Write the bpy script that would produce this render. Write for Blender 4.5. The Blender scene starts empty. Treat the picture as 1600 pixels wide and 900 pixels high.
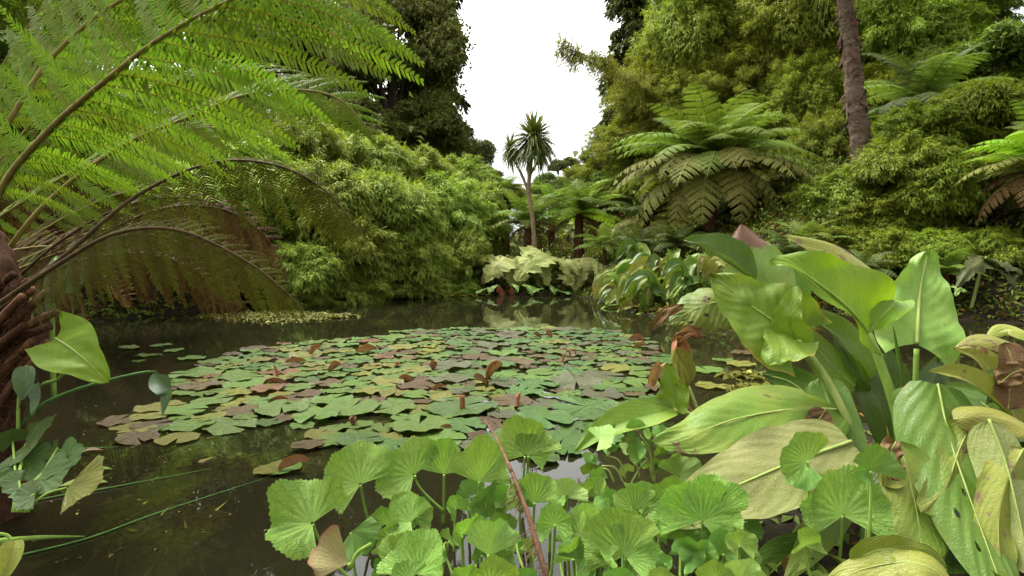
import bpy, math, random
import numpy as np
from mathutils import Vector, Matrix

# ------------------------------------------------------------------ camera, sky, sun, exposure
scene = bpy.context.scene
col = scene.collection
FPX = 888.0                      # focal length in pixels of the 1600 x 900 photograph
CAM = np.array([0.0, 0.0, 1.10])
PITCH = math.radians(-3.2)
cam_data = bpy.data.cameras.new("camera")
cam_data.sensor_width = 36.0
cam_data.lens = 36.0 * FPX / 1600.0
cam_data.clip_start = 0.02
cam_data.clip_end = 1500.0
cam = bpy.data.objects.new("camera", cam_data)
cam.location = CAM.tolist()
cam.rotation_euler = (math.pi / 2 + PITCH, 0, 0)
col.objects.link(cam)
scene.camera = cam

SUN_EL, SUN_AZ = math.radians(60), math.radians(-48)
world = bpy.data.worlds.new("World")
scene.world = world
world.use_nodes = True
wn, wl = world.node_tree.nodes, world.node_tree.links
wn.clear()
sky = wn.new("ShaderNodeTexSky")
sky.sky_type = 'NISHITA'
sky.sun_disc = False
sky.sun_elevation = SUN_EL
sky.sun_rotation = SUN_AZ
sky.dust_density = 6.0
sky.air_density = 1.0
grey = wn.new("ShaderNodeHueSaturation")          # overcast: the cloud layer takes the blue out
grey.inputs['Saturation'].default_value = 0.0
wl.new(sky.outputs[0], grey.inputs['Color'])
bg = wn.new("ShaderNodeBackground")
bg.inputs['Strength'].default_value = 0.15
wl.new(grey.outputs[0], bg.inputs['Color'])
wo = wn.new("ShaderNodeOutputWorld")
wl.new(bg.outputs[0], wo.inputs['Surface'])

sun_data = bpy.data.lights.new("sun", 'SUN')
sun_data.energy = 1.1
sun_data.angle = math.radians(28)
sun_data.color = (1.0, 0.97, 0.92)
sun = bpy.data.objects.new("sun", sun_data)
sd = Vector((math.sin(SUN_AZ) * math.cos(SUN_EL), math.cos(SUN_AZ) * math.cos(SUN_EL), math.sin(SUN_EL)))
sun.rotation_euler = sd.to_track_quat('Z', 'Y').to_euler()
sun.location = (0, 0, 30)
col.objects.link(sun)

vs = scene.view_settings
vs.view_transform = 'Standard'
vs.look = 'None'
vs.gamma = 1.0
vs.use_curve_mapping = False
vs.exposure = 1.90
scene.render.engine = 'CYCLES'
cy = scene.cycles
cy.max_bounces = 6
cy.diffuse_bounces = 3
cy.glossy_bounces = 3
cy.transmission_bounces = 4
cy.transparent_max_bounces = 6
cy.caustics_reflective = False
cy.caustics_refractive = False
cy.use_denoising = True
cy.use_adaptive_sampling = True
cy.adaptive_threshold = 0.015

# ------------------------------------------------------------------ small maths helpers
_f = np.array([0, math.cos(PITCH), math.sin(PITCH)])
_u = np.array([0, -math.sin(PITCH), math.cos(PITCH)])
_r = np.array([1.0, 0, 0])
UP = np.array([0, 0, 1.0])


def at(px, py, d):
    """a point of the place seen at pixel (px, py) of the photograph, d metres away along the view"""
    return CAM + d * (_f + (px - 800) / FPX * _r + (450 - py) / FPX * _u)


def on_water(px, py, z=0.0):
    ray = _f + (px - 800) / FPX * _r + (450 - py) / FPX * _u
    return CAM + ray * ((z - CAM[2]) / ray[2])


def nrm(a):
    a = np.asarray(a, float)
    n = np.linalg.norm(a, axis=-1, keepdims=True)
    return a / np.where(n < 1e-9, 1, n)


def smooth_path(pts, n):
    """Catmull-Rom through pts, n + 1 samples spaced evenly"""
    P = np.asarray(pts, float)
    if len(P) == 2:
        return P[0] + (P[1] - P[0]) * np.linspace(0, 1, n + 1)[:, None]
    Q = np.vstack([2 * P[0] - P[1], P, 2 * P[-1] - P[-2]])
    out = []
    for i in range(1, len(Q) - 2):
        t = np.linspace(0, 1, 16, endpoint=False)[:, None]
        p0, p1, p2, p3 = Q[i - 1], Q[i], Q[i + 1], Q[i + 2]
        out.append(0.5 * ((2 * p1) + (-p0 + p2) * t + (2 * p0 - 5 * p1 + 4 * p2 - p3) * t ** 2 + (-p0 + 3 * p1 - 3 * p2 + p3) * t ** 3))
    out.append(P[-1:])
    C = np.vstack(out)
    s = np.concatenate([[0], np.cumsum(np.linalg.norm(np.diff(C, axis=0), axis=1))])
    q = np.linspace(0, s[-1], n + 1)
    return np.stack([np.interp(q, s, C[:, k]) for k in range(3)], 1)


def np_mesh(name, V, F, mat=None, luv=None, rnd=None, smooth=False):
    """one mesh from arrays: V (n,3), F (m,4) or (m,3) or a list of those; luv / rnd are point attributes"""
    V = np.asarray(V, np.float32)
    Fs = F if isinstance(F, list) else [F]
    Fs = [np.asarray(f, np.int32) for f in Fs if len(f)]
    me = bpy.data.meshes.new(name)
    loops = np.concatenate([f.ravel() for f in Fs])
    tot = np.concatenate([np.full(len(f), f.shape[1], np.int32) for f in Fs])
    start = np.concatenate([[0], np.cumsum(tot)[:-1]]).astype(np.int32)
    me.vertices.add(len(V))
    me.vertices.foreach_set("co", V.ravel())
    me.loops.add(len(loops))
    me.loops.foreach_set("vertex_index", loops)
    me.polygons.add(len(tot))
    me.polygons.foreach_set("loop_start", start)
    if smooth:
        me.polygons.foreach_set("use_smooth", np.ones(len(tot), bool))
    if luv is not None:
        a = me.attributes.new("luv", 'FLOAT_VECTOR', 'POINT')
        L = np.zeros((len(V), 3), np.float32)
        L[:, :luv.shape[1]] = luv
        a.data.foreach_set("vector", L.ravel())
    if rnd is not None:
        a = me.attributes.new("rnd", 'FLOAT', 'POINT')
        a.data.foreach_set("value", np.asarray(rnd, np.float32))
    me.update(calc_edges=True)
    if mat is not None:
        me.materials.append(mat)
    return me


def obj(name, me, parent=None, M=None):
    o = bpy.data.objects.new(name, me)
    col.objects.link(o)
    if parent is not None:
        o.parent = parent
    if M is not None:
        o.matrix_basis = M
    return o


ORIGIN = {}


def thing(name, label, cat, loc, group=None):
    o = bpy.data.objects.new(name, None)
    o.empty_display_size = 0.1
    o.location = [float(v) for v in loc]
    col.objects.link(o)
    o["label"] = label
    o["category"] = cat
    if group:
        o["group"] = group
    ORIGIN[o.name] = np.array(loc, float)
    return o


def tag(o, label, cat, group=None, kind=None):
    o["label"] = label
    o["category"] = cat
    if group:
        o["group"] = group
    if kind:
        o["kind"] = kind
    return o


def place(name, me, root):
    """a part whose mesh was made in world coordinates, hung under root"""
    o = obj(name, me, root)
    p = root
    loc = np.zeros(3)
    while p is not None:
        loc = loc + np.array(p.location)
        p = p.parent
    o.location = (-loc).tolist()
    return o


def sub(name, me, part):
    """a sub-part under a part made by place(): same world frame"""
    return obj(name, me, part)


def tube(path, radii, sides=8, mat=None, name="tube", smooth=True, caps=True, jitter=0.0, seed=0):
    P = np.asarray(path, float)
    n = len(P)
    R = np.interp(np.linspace(0, 1, n), np.linspace(0, 1, len(radii)), radii) if np.ndim(radii) else np.full(n, radii)
    T = nrm(np.gradient(P, axis=0))
    ref = np.array([0, 0, 1.0]) if abs(T[:, 2]).mean() < 0.8 else np.array([1.0, 0, 0])
    S = nrm(np.cross(T, ref))
    N = np.cross(S, T)
    a = np.linspace(0, 2 * math.pi, sides, endpoint=False)
    rr = R[:, None] * np.ones(sides)
    if jitter:
        rr = rr * (1 + jitter * np.random.default_rng(seed).standard_normal(rr.shape))
    V = P[:, None] + rr[..., None] * (np.cos(a)[None, :, None] * S[:, None] + np.sin(a)[None, :, None] * N[:, None])
    idx = np.arange(n * sides).reshape(n, sides)
    F = np.stack([idx[:-1], np.roll(idx[:-1], -1, 1), np.roll(idx[1:], -1, 1), idx[1:]], -1).reshape(-1, 4)
    V = V.reshape(-1, 3)
    luv = np.stack([np.tile(a / (2 * math.pi), n), np.repeat(np.linspace(0, 1, n), sides)], 1)
    Fl = [F]
    if caps:
        V = np.vstack([V, P[0], P[-1]])
        luv = np.vstack([luv, [0, 0], [0, 1]])
        b, t = len(V) - 2, len(V) - 1
        c1 = np.stack([np.full(sides, b), np.roll(idx[0], -1), idx[0]], 1)
        c2 = np.stack([np.full(sides, t), idx[-1], np.roll(idx[-1], -1)], 1)
        Fl += [np.vstack([c1, c2])]
    return np_mesh(name, V, Fl, mat, luv, np.full(len(V), 0.5), smooth)


# ------------------------------------------------------------------ materials
def _node(nt, t, **kw):
    n = nt.nodes.new(t)
    for k, v in kw.items():
        setattr(n, k, v)
    return n


def _math(nt, op, a, b=None, clamp=False):
    n = _node(nt, 'ShaderNodeMath', operation=op, use_clamp=clamp)
    for i, x in enumerate((a, b)):
        if x is None:
            continue
        if isinstance(x, (int, float)):
            n.inputs[i].default_value = x
        else:
            nt.links.new(x, n.inputs[i])
    return n.outputs[0]


def _mix(nt, fac, a, b):
    n = _node(nt, 'ShaderNodeMix', data_type='RGBA')
    for i, x in ((0, fac), (6, a), (7, b)):
        if isinstance(x, (int, float)):
            n.inputs[i].default_value = x
        elif isinstance(x, tuple):
            n.inputs[i].default_value = (*x, 1) if len(x) == 3 else x
        else:
            nt.links.new(x, n.inputs[i])
    return n.outputs[2]


def _step(nt, x, lo, hi):
    n = _node(nt, 'ShaderNodeMapRange', interpolation_type='SMOOTHSTEP')
    nt.links.new(x, n.inputs[0])
    n.inputs[1].default_value = lo
    n.inputs[2].default_value = hi
    return n.outputs[0]


def _noise(nt, scale, detail=3, vec=None, rough=0.55):
    n = _node(nt, 'ShaderNodeTexNoise')
    n.inputs['Scale'].default_value = scale
    n.inputs['Detail'].default_value = detail
    n.inputs['Roughness'].default_value = rough
    if vec is not None:
        nt.links.new(vec, n.inputs['Vector'])
    return n.outputs[0]


def _new_mat(name):
    m = bpy.data.materials.new(name)
    m.use_nodes = True
    m.node_tree.nodes.clear()
    return m, m.node_tree


def _leaf_out(nt, colr, trans, rough, spec, bump=None, warm=(1.1, 1.15, 0.55)):
    p = _node(nt, 'ShaderNodeBsdfPrincipled')
    nt.links.new(colr, p.inputs['Base Color'])
    p.inputs['Roughness'].default_value = rough
    p.inputs['Specular IOR Level'].default_value = spec
    t = _node(nt, 'ShaderNodeBsdfTranslucent')
    w = _node(nt, 'ShaderNodeMix', data_type='RGBA', blend_type='MULTIPLY')
    w.inputs[0].default_value = 1
    nt.links.new(colr, w.inputs[6])
    w.inputs[7].default_value = (*warm, 1)
    nt.links.new(w.outputs[2], t.inputs['Color'])
    if bump is not None:
        b = _node(nt, 'ShaderNodeBump')
        b.inputs['Strength'].default_value = bump[1]
        b.inputs['Distance'].default_value = bump[2]
        nt.links.new(bump[0], b.inputs['Height'])
        nt.links.new(b.outputs[0], p.inputs['Normal'])
        nt.links.new(b.outputs[0], t.inputs['Normal'])
    mx = _node(nt, 'ShaderNodeMixShader')
    mx.inputs[0].default_value = trans
    nt.links.new(p.outputs[0], mx.inputs[1])
    nt.links.new(t.outputs[0], mx.inputs[2])
    o = _node(nt, 'ShaderNodeOutputMaterial')
    nt.links.new(mx.outputs[0], o.inputs[0])


def warmer(c):
    if c is None:
        return None
    k = min(1.0, max(0.0, (0.95 - c[0] / max(c[1], 1e-6)) / 0.35))      # only true greens are shifted
    return (c[0] * (1 + 0.25 * k), c[1] * 1.04, c[2] * 0.62)


def foliage_mat(name, c1, c2, c3=None, trans=0.3, rough=0.5, spec=0.3, rare=0.96, shift=0.35):
    """small leaves: colour from a per-leaf random number, a slow drift over the plant, a rare odd leaf"""
    c1, c2, c3 = warmer(c1), warmer(c2), warmer(c3)
    m, nt = _new_mat(name)
    at_ = _node(nt, 'ShaderNodeAttribute', attribute_name='rnd')
    tc = _node(nt, 'ShaderNodeTexCoord')
    big = _noise(nt, 0.9, 2, tc.outputs['Object'])
    f = _math(nt, 'ADD', _math(nt, 'MULTIPLY', at_.outputs['Fac'], 0.6), _math(nt, 'MULTIPLY', big, 0.5), True)
    c = _mix(nt, f, c1, c2)
    if c3:
        c = _mix(nt, _math(nt, 'GREATER_THAN', at_.outputs['Fac'], rare), c, c3)
    oi = _node(nt, 'ShaderNodeObjectInfo')
    hsv = _node(nt, 'ShaderNodeHueSaturation')
    nt.links.new(c, hsv.inputs['Color'])
    nt.links.new(_math(nt, 'ADD', _math(nt, 'MULTIPLY', oi.outputs['Random'], shift), 1 - shift / 2), hsv.inputs['Value'])
    nt.links.new(_math(nt, 'ADD', _math(nt, 'MULTIPLY', oi.outputs['Random'], 0.03), 0.485), hsv.inputs['Hue'])
    _leaf_out(nt, hsv.outputs[0], trans, max(rough, 0.55), spec * 0.4)
    return m


LEAF_GAIN = [('skunk_cream', 0.68), ('skunk_yellow', 0.62), ('skunk_pale', 0.70), ('skunk', 0.62), ('arum_grey', 0.6), ('arum', 0.72), ('pad', 0.54), ('gunnera_shaded', 0.6), ('gunnera', 0.85), ('kidney_dry', 0.75), ('kidney', 1.05)]


def leaf_mat(name, c1, c2, vein=(0.3, 0.4, 0.1), mode='pinnate', nv=9, slant=0.35, vamt=0.5, mid=0.05, trans=0.25, rough=0.4, spec=0.4,
             spot=None, spot_lim=0.66, spot_scale=9.0, edge=None, edge_at=0.86, bump=0.35, patch=None, nscale=5.0, tip=None, fine=0.22):
    """large leaves: u across (-1..1) and v along (0..1), or angle and radius, in the attribute luv"""
    c1, c2, vein = (tuple(x * y for x, y in zip(q, (1.0, 1.02, 0.85) if name in ('skunk_cream', 'skunk_yellow', 'skunk_brown') else (1.12, 1.04, 0.74) if name.startswith(('skunk', 'pad')) else (1.07, 1.03, 0.80))) for q in (c1, c2, vein))
    g = next((x for k_, x in LEAF_GAIN if name.startswith(k_)), 1.0)
    c1, c2, vein = (tuple(g * x for x in q) for q in (c1, c2, vein))
    patch, edge = (None if q is None else tuple(g * x for x in q) for q in (patch, edge))
    spec = spec * 0.6
    m, nt = _new_mat(name)
    a = _node(nt, 'ShaderNodeAttribute', attribute_name='luv')
    sx = _node(nt, 'ShaderNodeSeparateXYZ')
    nt.links.new(a.outputs['Vector'], sx.inputs[0])
    u, v = sx.outputs[0], sx.outputs[1]
    tc = _node(nt, 'ShaderNodeTexCoord')
    oi = _node(nt, 'ShaderNodeObjectInfo')
    off = _node(nt, 'ShaderNodeVectorMath', operation='ADD')
    nt.links.new(tc.outputs['Object'], off.inputs[0])
    sc_ = _node(nt, 'ShaderNodeVectorMath', operation='SCALE')
    sc_.inputs[0].default_value = (7, 11, 5)
    nt.links.new(oi.outputs['Random'], sc_.inputs['Scale'])
    nt.links.new(sc_.outputs[0], off.inputs[1])
    oc = off.outputs[0]
    n1 = _noise(nt, nscale, 3, oc)
    n2 = _noise(nt, nscale * 9, 4, oc, 0.65)
    c = _mix(nt, _step(nt, n1, 0.3, 0.7), c1, c2)
    au = _math(nt, 'ABSOLUTE', u)
    wob = _math(nt, 'MULTIPLY', _math(nt, 'SUBTRACT', n1, 0.5), 0.06)
    if mode == 'pinnate':
        bow = _math(nt, 'MULTIPLY', _math(nt, 'MULTIPLY', au, au), -0.10)
        t = _math(nt, 'MULTIPLY', _math(nt, 'ADD', _math(nt, 'ADD', _math(nt, 'SUBTRACT', v, _math(nt, 'MULTIPLY', au, slant * 1.2)), bow), _math(nt, 'MULTIPLY', wob, 1.6)), nv)
        f = _math(nt, 'ABSOLUTE', _math(nt, 'SUBTRACT', _math(nt, 'FRACT', t), 0.5))
        ve = _math(nt, 'MULTIPLY', _math(nt, 'SUBTRACT', 1.0, _step(nt, f, 0.0, 0.045)), 0.75)
        md = _math(nt, 'SUBTRACT', 1.0, _step(nt, au, mid * 0.5, mid))
        hgt = _math(nt, 'MULTIPLY', f, 2.0)
        ve = _math(nt, 'MAXIMUM', _math(nt, 'MULTIPLY', ve, _math(nt, 'SUBTRACT', 1.0, _math(nt, 'MULTIPLY', au, 0.6))), md)
    else:
        # main rays fork half way out
        t = _math(nt, 'MULTIPLY', _math(nt, 'ADD', u, _math(nt, 'MULTIPLY', wob, 0.9)), nv)
        f1 = _math(nt, 'ABSOLUTE', _math(nt, 'SUBTRACT', _math(nt, 'FRACT', t), 0.5))
        t2 = _math(nt, 'MULTIPLY', _math(nt, 'ADD', u, wob), nv * 3)
        f2 = _math(nt, 'ABSOLUTE', _math(nt, 'SUBTRACT', _math(nt, 'FRACT', t2), 0.5))
        v1 = _math(nt, 'SUBTRACT', 1.0, _step(nt, f1, 0.0, 0.09))
        ve = _math(nt, 'MULTIPLY', v1, _step(nt, v, 0.12, 0.55))
        hgt = _math(nt, 'MULTIPLY', f1, 0.7)
        # net of small veins between the rays
    vor = _node(nt, 'ShaderNodeTexVoronoi', feature='DISTANCE_TO_EDGE')
    if mode == 'radial':
        vor.inputs['Scale'].default_value = 1.0
        cv = _node(nt, 'ShaderNodeCombineXYZ')
        nt.links.new(_math(nt, 'MULTIPLY', _math(nt, 'ADD', u, wob), nv * 2.6), cv.inputs[0])
        nt.links.new(_math(nt, 'ADD', _math(nt, 'MULTIPLY', v, 5.5), _math(nt, 'MULTIPLY', oi.outputs['Random'], 50.0)), cv.inputs[1])
        nt.links.new(cv.outputs[0], vor.inputs['Vector'])
        net = _math(nt, 'MULTIPLY', _math(nt, 'MULTIPLY', _math(nt, 'SUBTRACT', 1.0, _step(nt, vor.outputs['Distance'], 0.0, 0.09)), 2.2), _step(nt, v, 0.05, 0.45))
    else:
        vor.inputs['Scale'].default_value = nscale * 14
        nt.links.new(oc, vor.inputs['Vector'])
        net = _math(nt, 'SUBTRACT', 1.0, _step(nt, vor.outputs['Distance'], 0.0, 0.08))
    if patch is not None:
        pm = _math(nt, 'MULTIPLY', _step(nt, hgt, 0.10, 0.30), _math(nt, 'MULTIPLY', _step(nt, v, 0.02, 0.2), _math(nt, 'SUBTRACT', 1.0, _step(nt, _math(nt, 'ADD', v, _math(nt, 'MULTIPLY', _math(nt, 'SUBTRACT', n1, 0.5), 0.9)), 0.40, 0.75))))
        c = _mix(nt, _math(nt, 'MULTIPLY', pm, 0.8), c, patch)
    if mode == 'radial' and patch is not None:
        c = _mix(nt, _math(nt, 'MULTIPLY', _math(nt, 'SUBTRACT', 1.0, _step(nt, v, 0.0, 0.55)), 0.55), c, patch)
    c = _mix(nt, _math(nt, 'MULTIPLY', n2, fine * 2), c, tuple(x * 0.45 for x in c1))
    c = _mix(nt, _math(nt, 'MULTIPLY', _math(nt, 'MAXIMUM', ve, _math(nt, 'MULTIPLY', net, 0.35)), vamt), c, vein)
    if edge is not None:
        em = _step(nt, _math(nt, 'ADD', (au if mode == 'pinnate' else v), _math(nt, 'MULTIPLY', _math(nt, 'SUBTRACT', n1, 0.5), 0.5)), edge_at, edge_at + 0.14)
        c = _mix(nt, em, c, edge)
    if tip is not None:
        tm = _step(nt, _math(nt, 'ADD', v, _math(nt, 'MULTIPLY', _math(nt, 'SUBTRACT', n2, 0.5), 0.25)), tip[1], tip[1] + 0.06)
        c = _mix(nt, tm, c, tip[0])
    if spot is not None:
        n3 = _noise(nt, spot_scale, 5, oc, 0.7)
        c = _mix(nt, _step(nt, n3, spot_lim, spot_lim + 0.06), c, spot)
    hsv = _node(nt, 'ShaderNodeHueSaturation')
    nt.links.new(c, hsv.inputs['Color'])
    nt.links.new(_math(nt, 'ADD', _math(nt, 'MULTIPLY', oi.outputs['Random'], 0.3), 0.85), hsv.inputs['Value'])
    nt.links.new(_math(nt, 'ADD', _math(nt, 'MULTIPLY', oi.outputs['Random'], 0.02), 0.49), hsv.inputs['Hue'])
    h = _math(nt, 'ADD', _math(nt, 'ADD', _math(nt, 'MULTIPLY', hgt, 0.22 if mode == 'pinnate' else 0.10), _math(nt, 'MULTIPLY', n2, 0.9)), _math(nt, 'MULTIPLY', net, -0.25))
    _leaf_out(nt, hsv.outputs[0], trans, rough, spec, (h, bump * 0.7, 0.006))
    return m


def bark_mat(name, c1, c2, scale=8, stretch=(1, 1, 0.25), rough=0.9, bump=0.8, dist=0.03):
    m, nt = _new_mat(name)
    tc = _node(nt, 'ShaderNodeTexCoord')
    mp = _node(nt, 'ShaderNodeMapping')
    mp.inputs['Scale'].default_value = stretch
    nt.links.new(tc.outputs['Object'], mp.inputs[0])
    n = _noise(nt, scale, 6, mp.outputs[0], 0.7)
    n2 = _noise(nt, scale * 0.3, 2, tc.outputs['Object'])
    c = _mix(nt, _step(nt, n, 0.3, 0.7), c1, c2)
    c = _mix(nt, _math(nt, 'MULTIPLY', n2, 0.5), c, tuple(x * 0.5 for x in c1))
    p = _node(nt, 'ShaderNodeBsdfPrincipled')
    nt.links.new(c, p.inputs['Base Color'])
    p.inputs['Roughness'].default_value = rough
    p.inputs['Specular IOR Level'].default_value = 0.1
    b = _node(nt, 'ShaderNodeBump')
    b.inputs['Strength'].default_value = bump
    b.inputs['Distance'].default_value = dist
    nt.links.new(n, b.inputs['Height'])
    nt.links.new(b.outputs[0], p.inputs['Normal'])
    o = _node(nt, 'ShaderNodeOutputMaterial')
    nt.links.new(p.outputs[0], o.inputs[0])
    return m


M = {}
M['soil'] = bark_mat("soil", (0.010, 0.0085, 0.004), (0.030, 0.021, 0.011), 6, (1, 1, 1))
M['bark'] = bark_mat("bark", (0.05, 0.038, 0.025), (0.11, 0.085, 0.06), 10)
M['fern_trunk'] = bark_mat("fern_trunk", (0.045, 0.022, 0.012), (0.13, 0.06, 0.028), 30, (1, 1, 0.3), bump=1.0)
M['stub'] = bark_mat("stub", (0.07, 0.032, 0.014), (0.19, 0.095, 0.042), 40, (1, 1, 0.3), 0.75, 0.5, 0.006)
M['palm_trunk'] = bark_mat("palm_trunk", (0.07, 0.045, 0.03), (0.21, 0.16, 0.10), 14, (1, 1, 3.0), bump=1.0, dist=0.05)
M['palm_red'] = bark_mat("palm_red", (0.07, 0.03, 0.02), (0.14, 0.075, 0.05), 14, (1, 1, 3.0), bump=1.0)
M['cordyline_trunk'] = bark_mat("cordyline_trunk", (0.17, 0.12, 0.07), (0.34, 0.25, 0.15), 18, (1, 1, 0.6))
M['dead_stem'] = bark_mat("dead_stem", (0.09, 0.045, 0.022), (0.20, 0.11, 0.06), 60, (1, 1, 0.3), 0.8, 0.6, 0.004)
M['culm'] = bark_mat("culm", (0.20, 0.19, 0.05), (0.36, 0.31, 0.08), 12, (1, 1, 0.2), 0.5, 0.2)
M['culm_dark'] = bark_mat("culm_dark", (0.08, 0.06, 0.03), (0.16, 0.13, 0.06), 12, (1, 1, 0.2), 0.5, 0.2)
M['stalk'] = bark_mat("stalk", (0.15, 0.26, 0.035), (0.26, 0.38, 0.07), 20, (1, 1, 0.2), 0.4, 0.15, 0.004)
M['stalk_pale'] = bark_mat("stalk_pale", (0.20, 0.27, 0.06), (0.33, 0.38, 0.11), 14, (1, 1, 0.2), 0.4, 0.2, 0.004)
M['stalk_dark'] = bark_mat("stalk_dark", (0.06, 0.15, 0.03), (0.11, 0.24, 0.05), 20, (1, 1, 0.2), 0.4, 0.15, 0.004)
M['stalk_red'] = bark_mat("stalk_red", (0.20, 0.075, 0.03), (0.36, 0.17, 0.08), 30, (1, 1, 0.2), 0.5, 0.3, 0.004)
M['rachis'] = bark_mat("rachis", (0.14, 0.115, 0.022), (0.24, 0.19, 0.045), 30, (1, 1, 0.3), 0.6, 0.3, 0.004)
M['rachis_dark'] = bark_mat("rachis_dark", (0.050, 0.032, 0.012), (0.11, 0.07, 0.026), 30, (1, 1, 0.3), 0.7, 0.3, 0.004)

M['bamboo'] = foliage_mat("bamboo", (0.105, 0.185, 0.036), (0.28, 0.37, 0.10), (0.40, 0.29, 0.08), 0.32, 0.45, 0.35, 0.985)
M['bamboo_olive'] = foliage_mat("bamboo_olive", (0.110, 0.145, 0.024), (0.275, 0.305, 0.070), (0.40, 0.34, 0.10), 0.35, 0.5, 0.3, 0.97)
M['bamboo_shade'] = foliage_mat("bamboo_shade", (0.065, 0.120, 0.016), (0.20, 0.27, 0.045), (0.34, 0.28, 0.07), 0.32, 0.45, 0.35, 0.98)  # darker copy of the bamboo green, the bank's shade put into its colour
M['broad_brown'] = foliage_mat("broad_brown", (0.070, 0.092, 0.032), (0.175, 0.195, 0.078), (0.20, 0.11, 0.05), 0.25, 0.5, 0.35, 0.97)
M['broad_dark'] = foliage_mat("broad_dark", (0.050, 0.075, 0.024), (0.125, 0.165, 0.052), None, 0.25, 0.4, 0.45)
M['broad_green'] = foliage_mat("broad_green", (0.055, 0.115, 0.025), (0.14, 0.225, 0.055), None, 0.28, 0.35, 0.5)
M['needles'] = foliage_mat("needles", (0.018, 0.032, 0.014), (0.05, 0.075, 0.03), None, 0.15, 0.6, 0.25)
M['needles_rust'] = foliage_mat("needles_rust", (0.025, 0.052, 0.016), (0.075, 0.105, 0.03), (0.26, 0.15, 0.05), 0.15, 0.6, 0.25, 0.95)
M['sword'] = foliage_mat("sword", (0.040, 0.075, 0.025), (0.15, 0.19, 0.075), (0.26, 0.17, 0.08), 0.2, 0.4, 0.45, 0.95)
M['fern'] = foliage_mat("fern", (0.075, 0.140, 0.035), (0.16, 0.25, 0.075), None, 0.35, 0.5, 0.3)
M['fern_near'] = foliage_mat("fern_near", (0.060, 0.135, 0.014), (0.120, 0.215, 0.030), (0.20, 0.13, 0.035), 0.45, 0.5, 0.22, 0.985, shift=0.5)
M['fern_near_olive'] = foliage_mat("fern_near_olive", (0.040, 0.048, 0.008), (0.090, 0.092, 0.016), (0.10, 0.06, 0.02), 0.45, 0.6, 0.15, 0.985, shift=0.6)  # olive-brown lower fronds, the shade on them painted into the tone
M['fern_bright'] = foliage_mat("fern_bright", (0.11, 0.25, 0.025), (0.23, 0.40, 0.07), None, 0.4, 0.5, 0.3)
M['fern_olive'] = foliage_mat("fern_olive", (0.13, 0.135, 0.045), (0.25, 0.235, 0.095), None, 0.3, 0.55, 0.25)
M['fern_dark'] = foliage_mat("fern_dark", (0.035, 0.060, 0.025), (0.085, 0.125, 0.05), None, 0.3, 0.5, 0.35)  # fern green darkened for ferns in shade; the shade is in the colour
M['fern_dead'] = foliage_mat("fern_dead", (0.045, 0.024, 0.015), (0.115, 0.060, 0.036), None, 0.25, 0.7, 0.2)
M['fern_pink'] = foliage_mat("fern_pink", (0.27, 0.13, 0.095), (0.46, 0.26, 0.19), None, 0.3, 0.6, 0.2)
M['undergrowth'] = foliage_mat("undergrowth", (0.045, 0.085, 0.02), (0.12, 0.17, 0.045), (0.16, 0.08, 0.035), 0.25, 0.6, 0.25, 0.82)
M['weed'] = foliage_mat("weed", (0.10, 0.17, 0.03), (0.22, 0.30, 0.07), None, 0.3, 0.5, 0.3)
M['algae'] = foliage_mat("algae", (0.045, 0.045, 0.010), (0.10, 0.09, 0.020), (0.22, 0.20, 0.08), 0.2, 0.6, 0.2, 0.95)
M['sunken'] = foliage_mat("sunken", (0.10, 0.10, 0.03), (0.20, 0.17, 0.05), None, 0.2, 0.6, 0.2)

M['kidney'] = leaf_mat("kidney", (0.155, 0.285, 0.055), (0.225, 0.36, 0.080), (0.060, 0.150, 0.030), 'radial', 13, vamt=0.42, trans=0.3, rough=0.5, spec=0.35,
                       patch=(0.34, 0.53, 0.12), edge=(0.30, 0.33, 0.10), edge_at=0.99, bump=0.9, nscale=6)
M['kidney_pale'] = leaf_mat("kidney_pale", (0.19, 0.31, 0.085), (0.28, 0.40, 0.13), (0.10, 0.20, 0.05), 'radial', 13, vamt=0.7, trans=0.3, rough=0.6, bump=0.6, nscale=6)
M['kidney_deep'] = leaf_mat("kidney_deep", (0.105, 0.22, 0.045), (0.15, 0.285, 0.065), (0.05, 0.14, 0.03), 'radial', 13, vamt=0.4, trans=0.25, rough=0.5, bump=0.5, nscale=6)
M['kidney_shade'] = leaf_mat("kidney_shade", (0.042, 0.085, 0.016), (0.070, 0.120, 0.022), (0.03, 0.07, 0.014), 'radial', 13, vamt=0.4, trans=0.28, rough=0.5, bump=0.6, nscale=6)  # kidney leaf darkened: shade at the fern trunk's foot is painted in
M['kidney_dry'] = leaf_mat("kidney_dry", (0.42, 0.38, 0.20), (0.33, 0.33, 0.14), (0.24, 0.20, 0.09), 'radial', 13, vamt=0.6, trans=0.2, rough=0.7, bump=0.8, nscale=6,
                           edge=(0.42, 0.20, 0.13), edge_at=0.85)
M['skunk'] = leaf_mat("skunk", (0.125, 0.27, 0.035), (0.20, 0.345, 0.065), (0.27, 0.40, 0.11), nv=10, vamt=0.55, mid=0.07, trans=0.3, rough=0.33, spec=0.5, bump=0.6,
                      spot=(0.16, 0.12, 0.04), spot_lim=0.68, edge=(0.32, 0.27, 0.06), edge_at=0.96)
M['skunk_lime'] = leaf_mat("skunk_lime", (0.20, 0.38, 0.022), (0.27, 0.44, 0.04), (0.38, 0.52, 0.10), nv=8, vamt=0.6, mid=0.07, trans=0.42, rough=0.35, spec=0.45, bump=0.6)
M['skunk_pale'] = leaf_mat("skunk_pale", (0.22, 0.42, 0.09), (0.29, 0.48, 0.12), (0.42, 0.55, 0.20), nv=9, vamt=0.6, mid=0.06, trans=0.25, rough=0.4, spec=0.45, bump=0.6,
                           spot=(0.09, 0.19, 0.04), spot_lim=0.63, spot_scale=14, edge=(0.44, 0.52, 0.16), edge_at=0.97)
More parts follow.
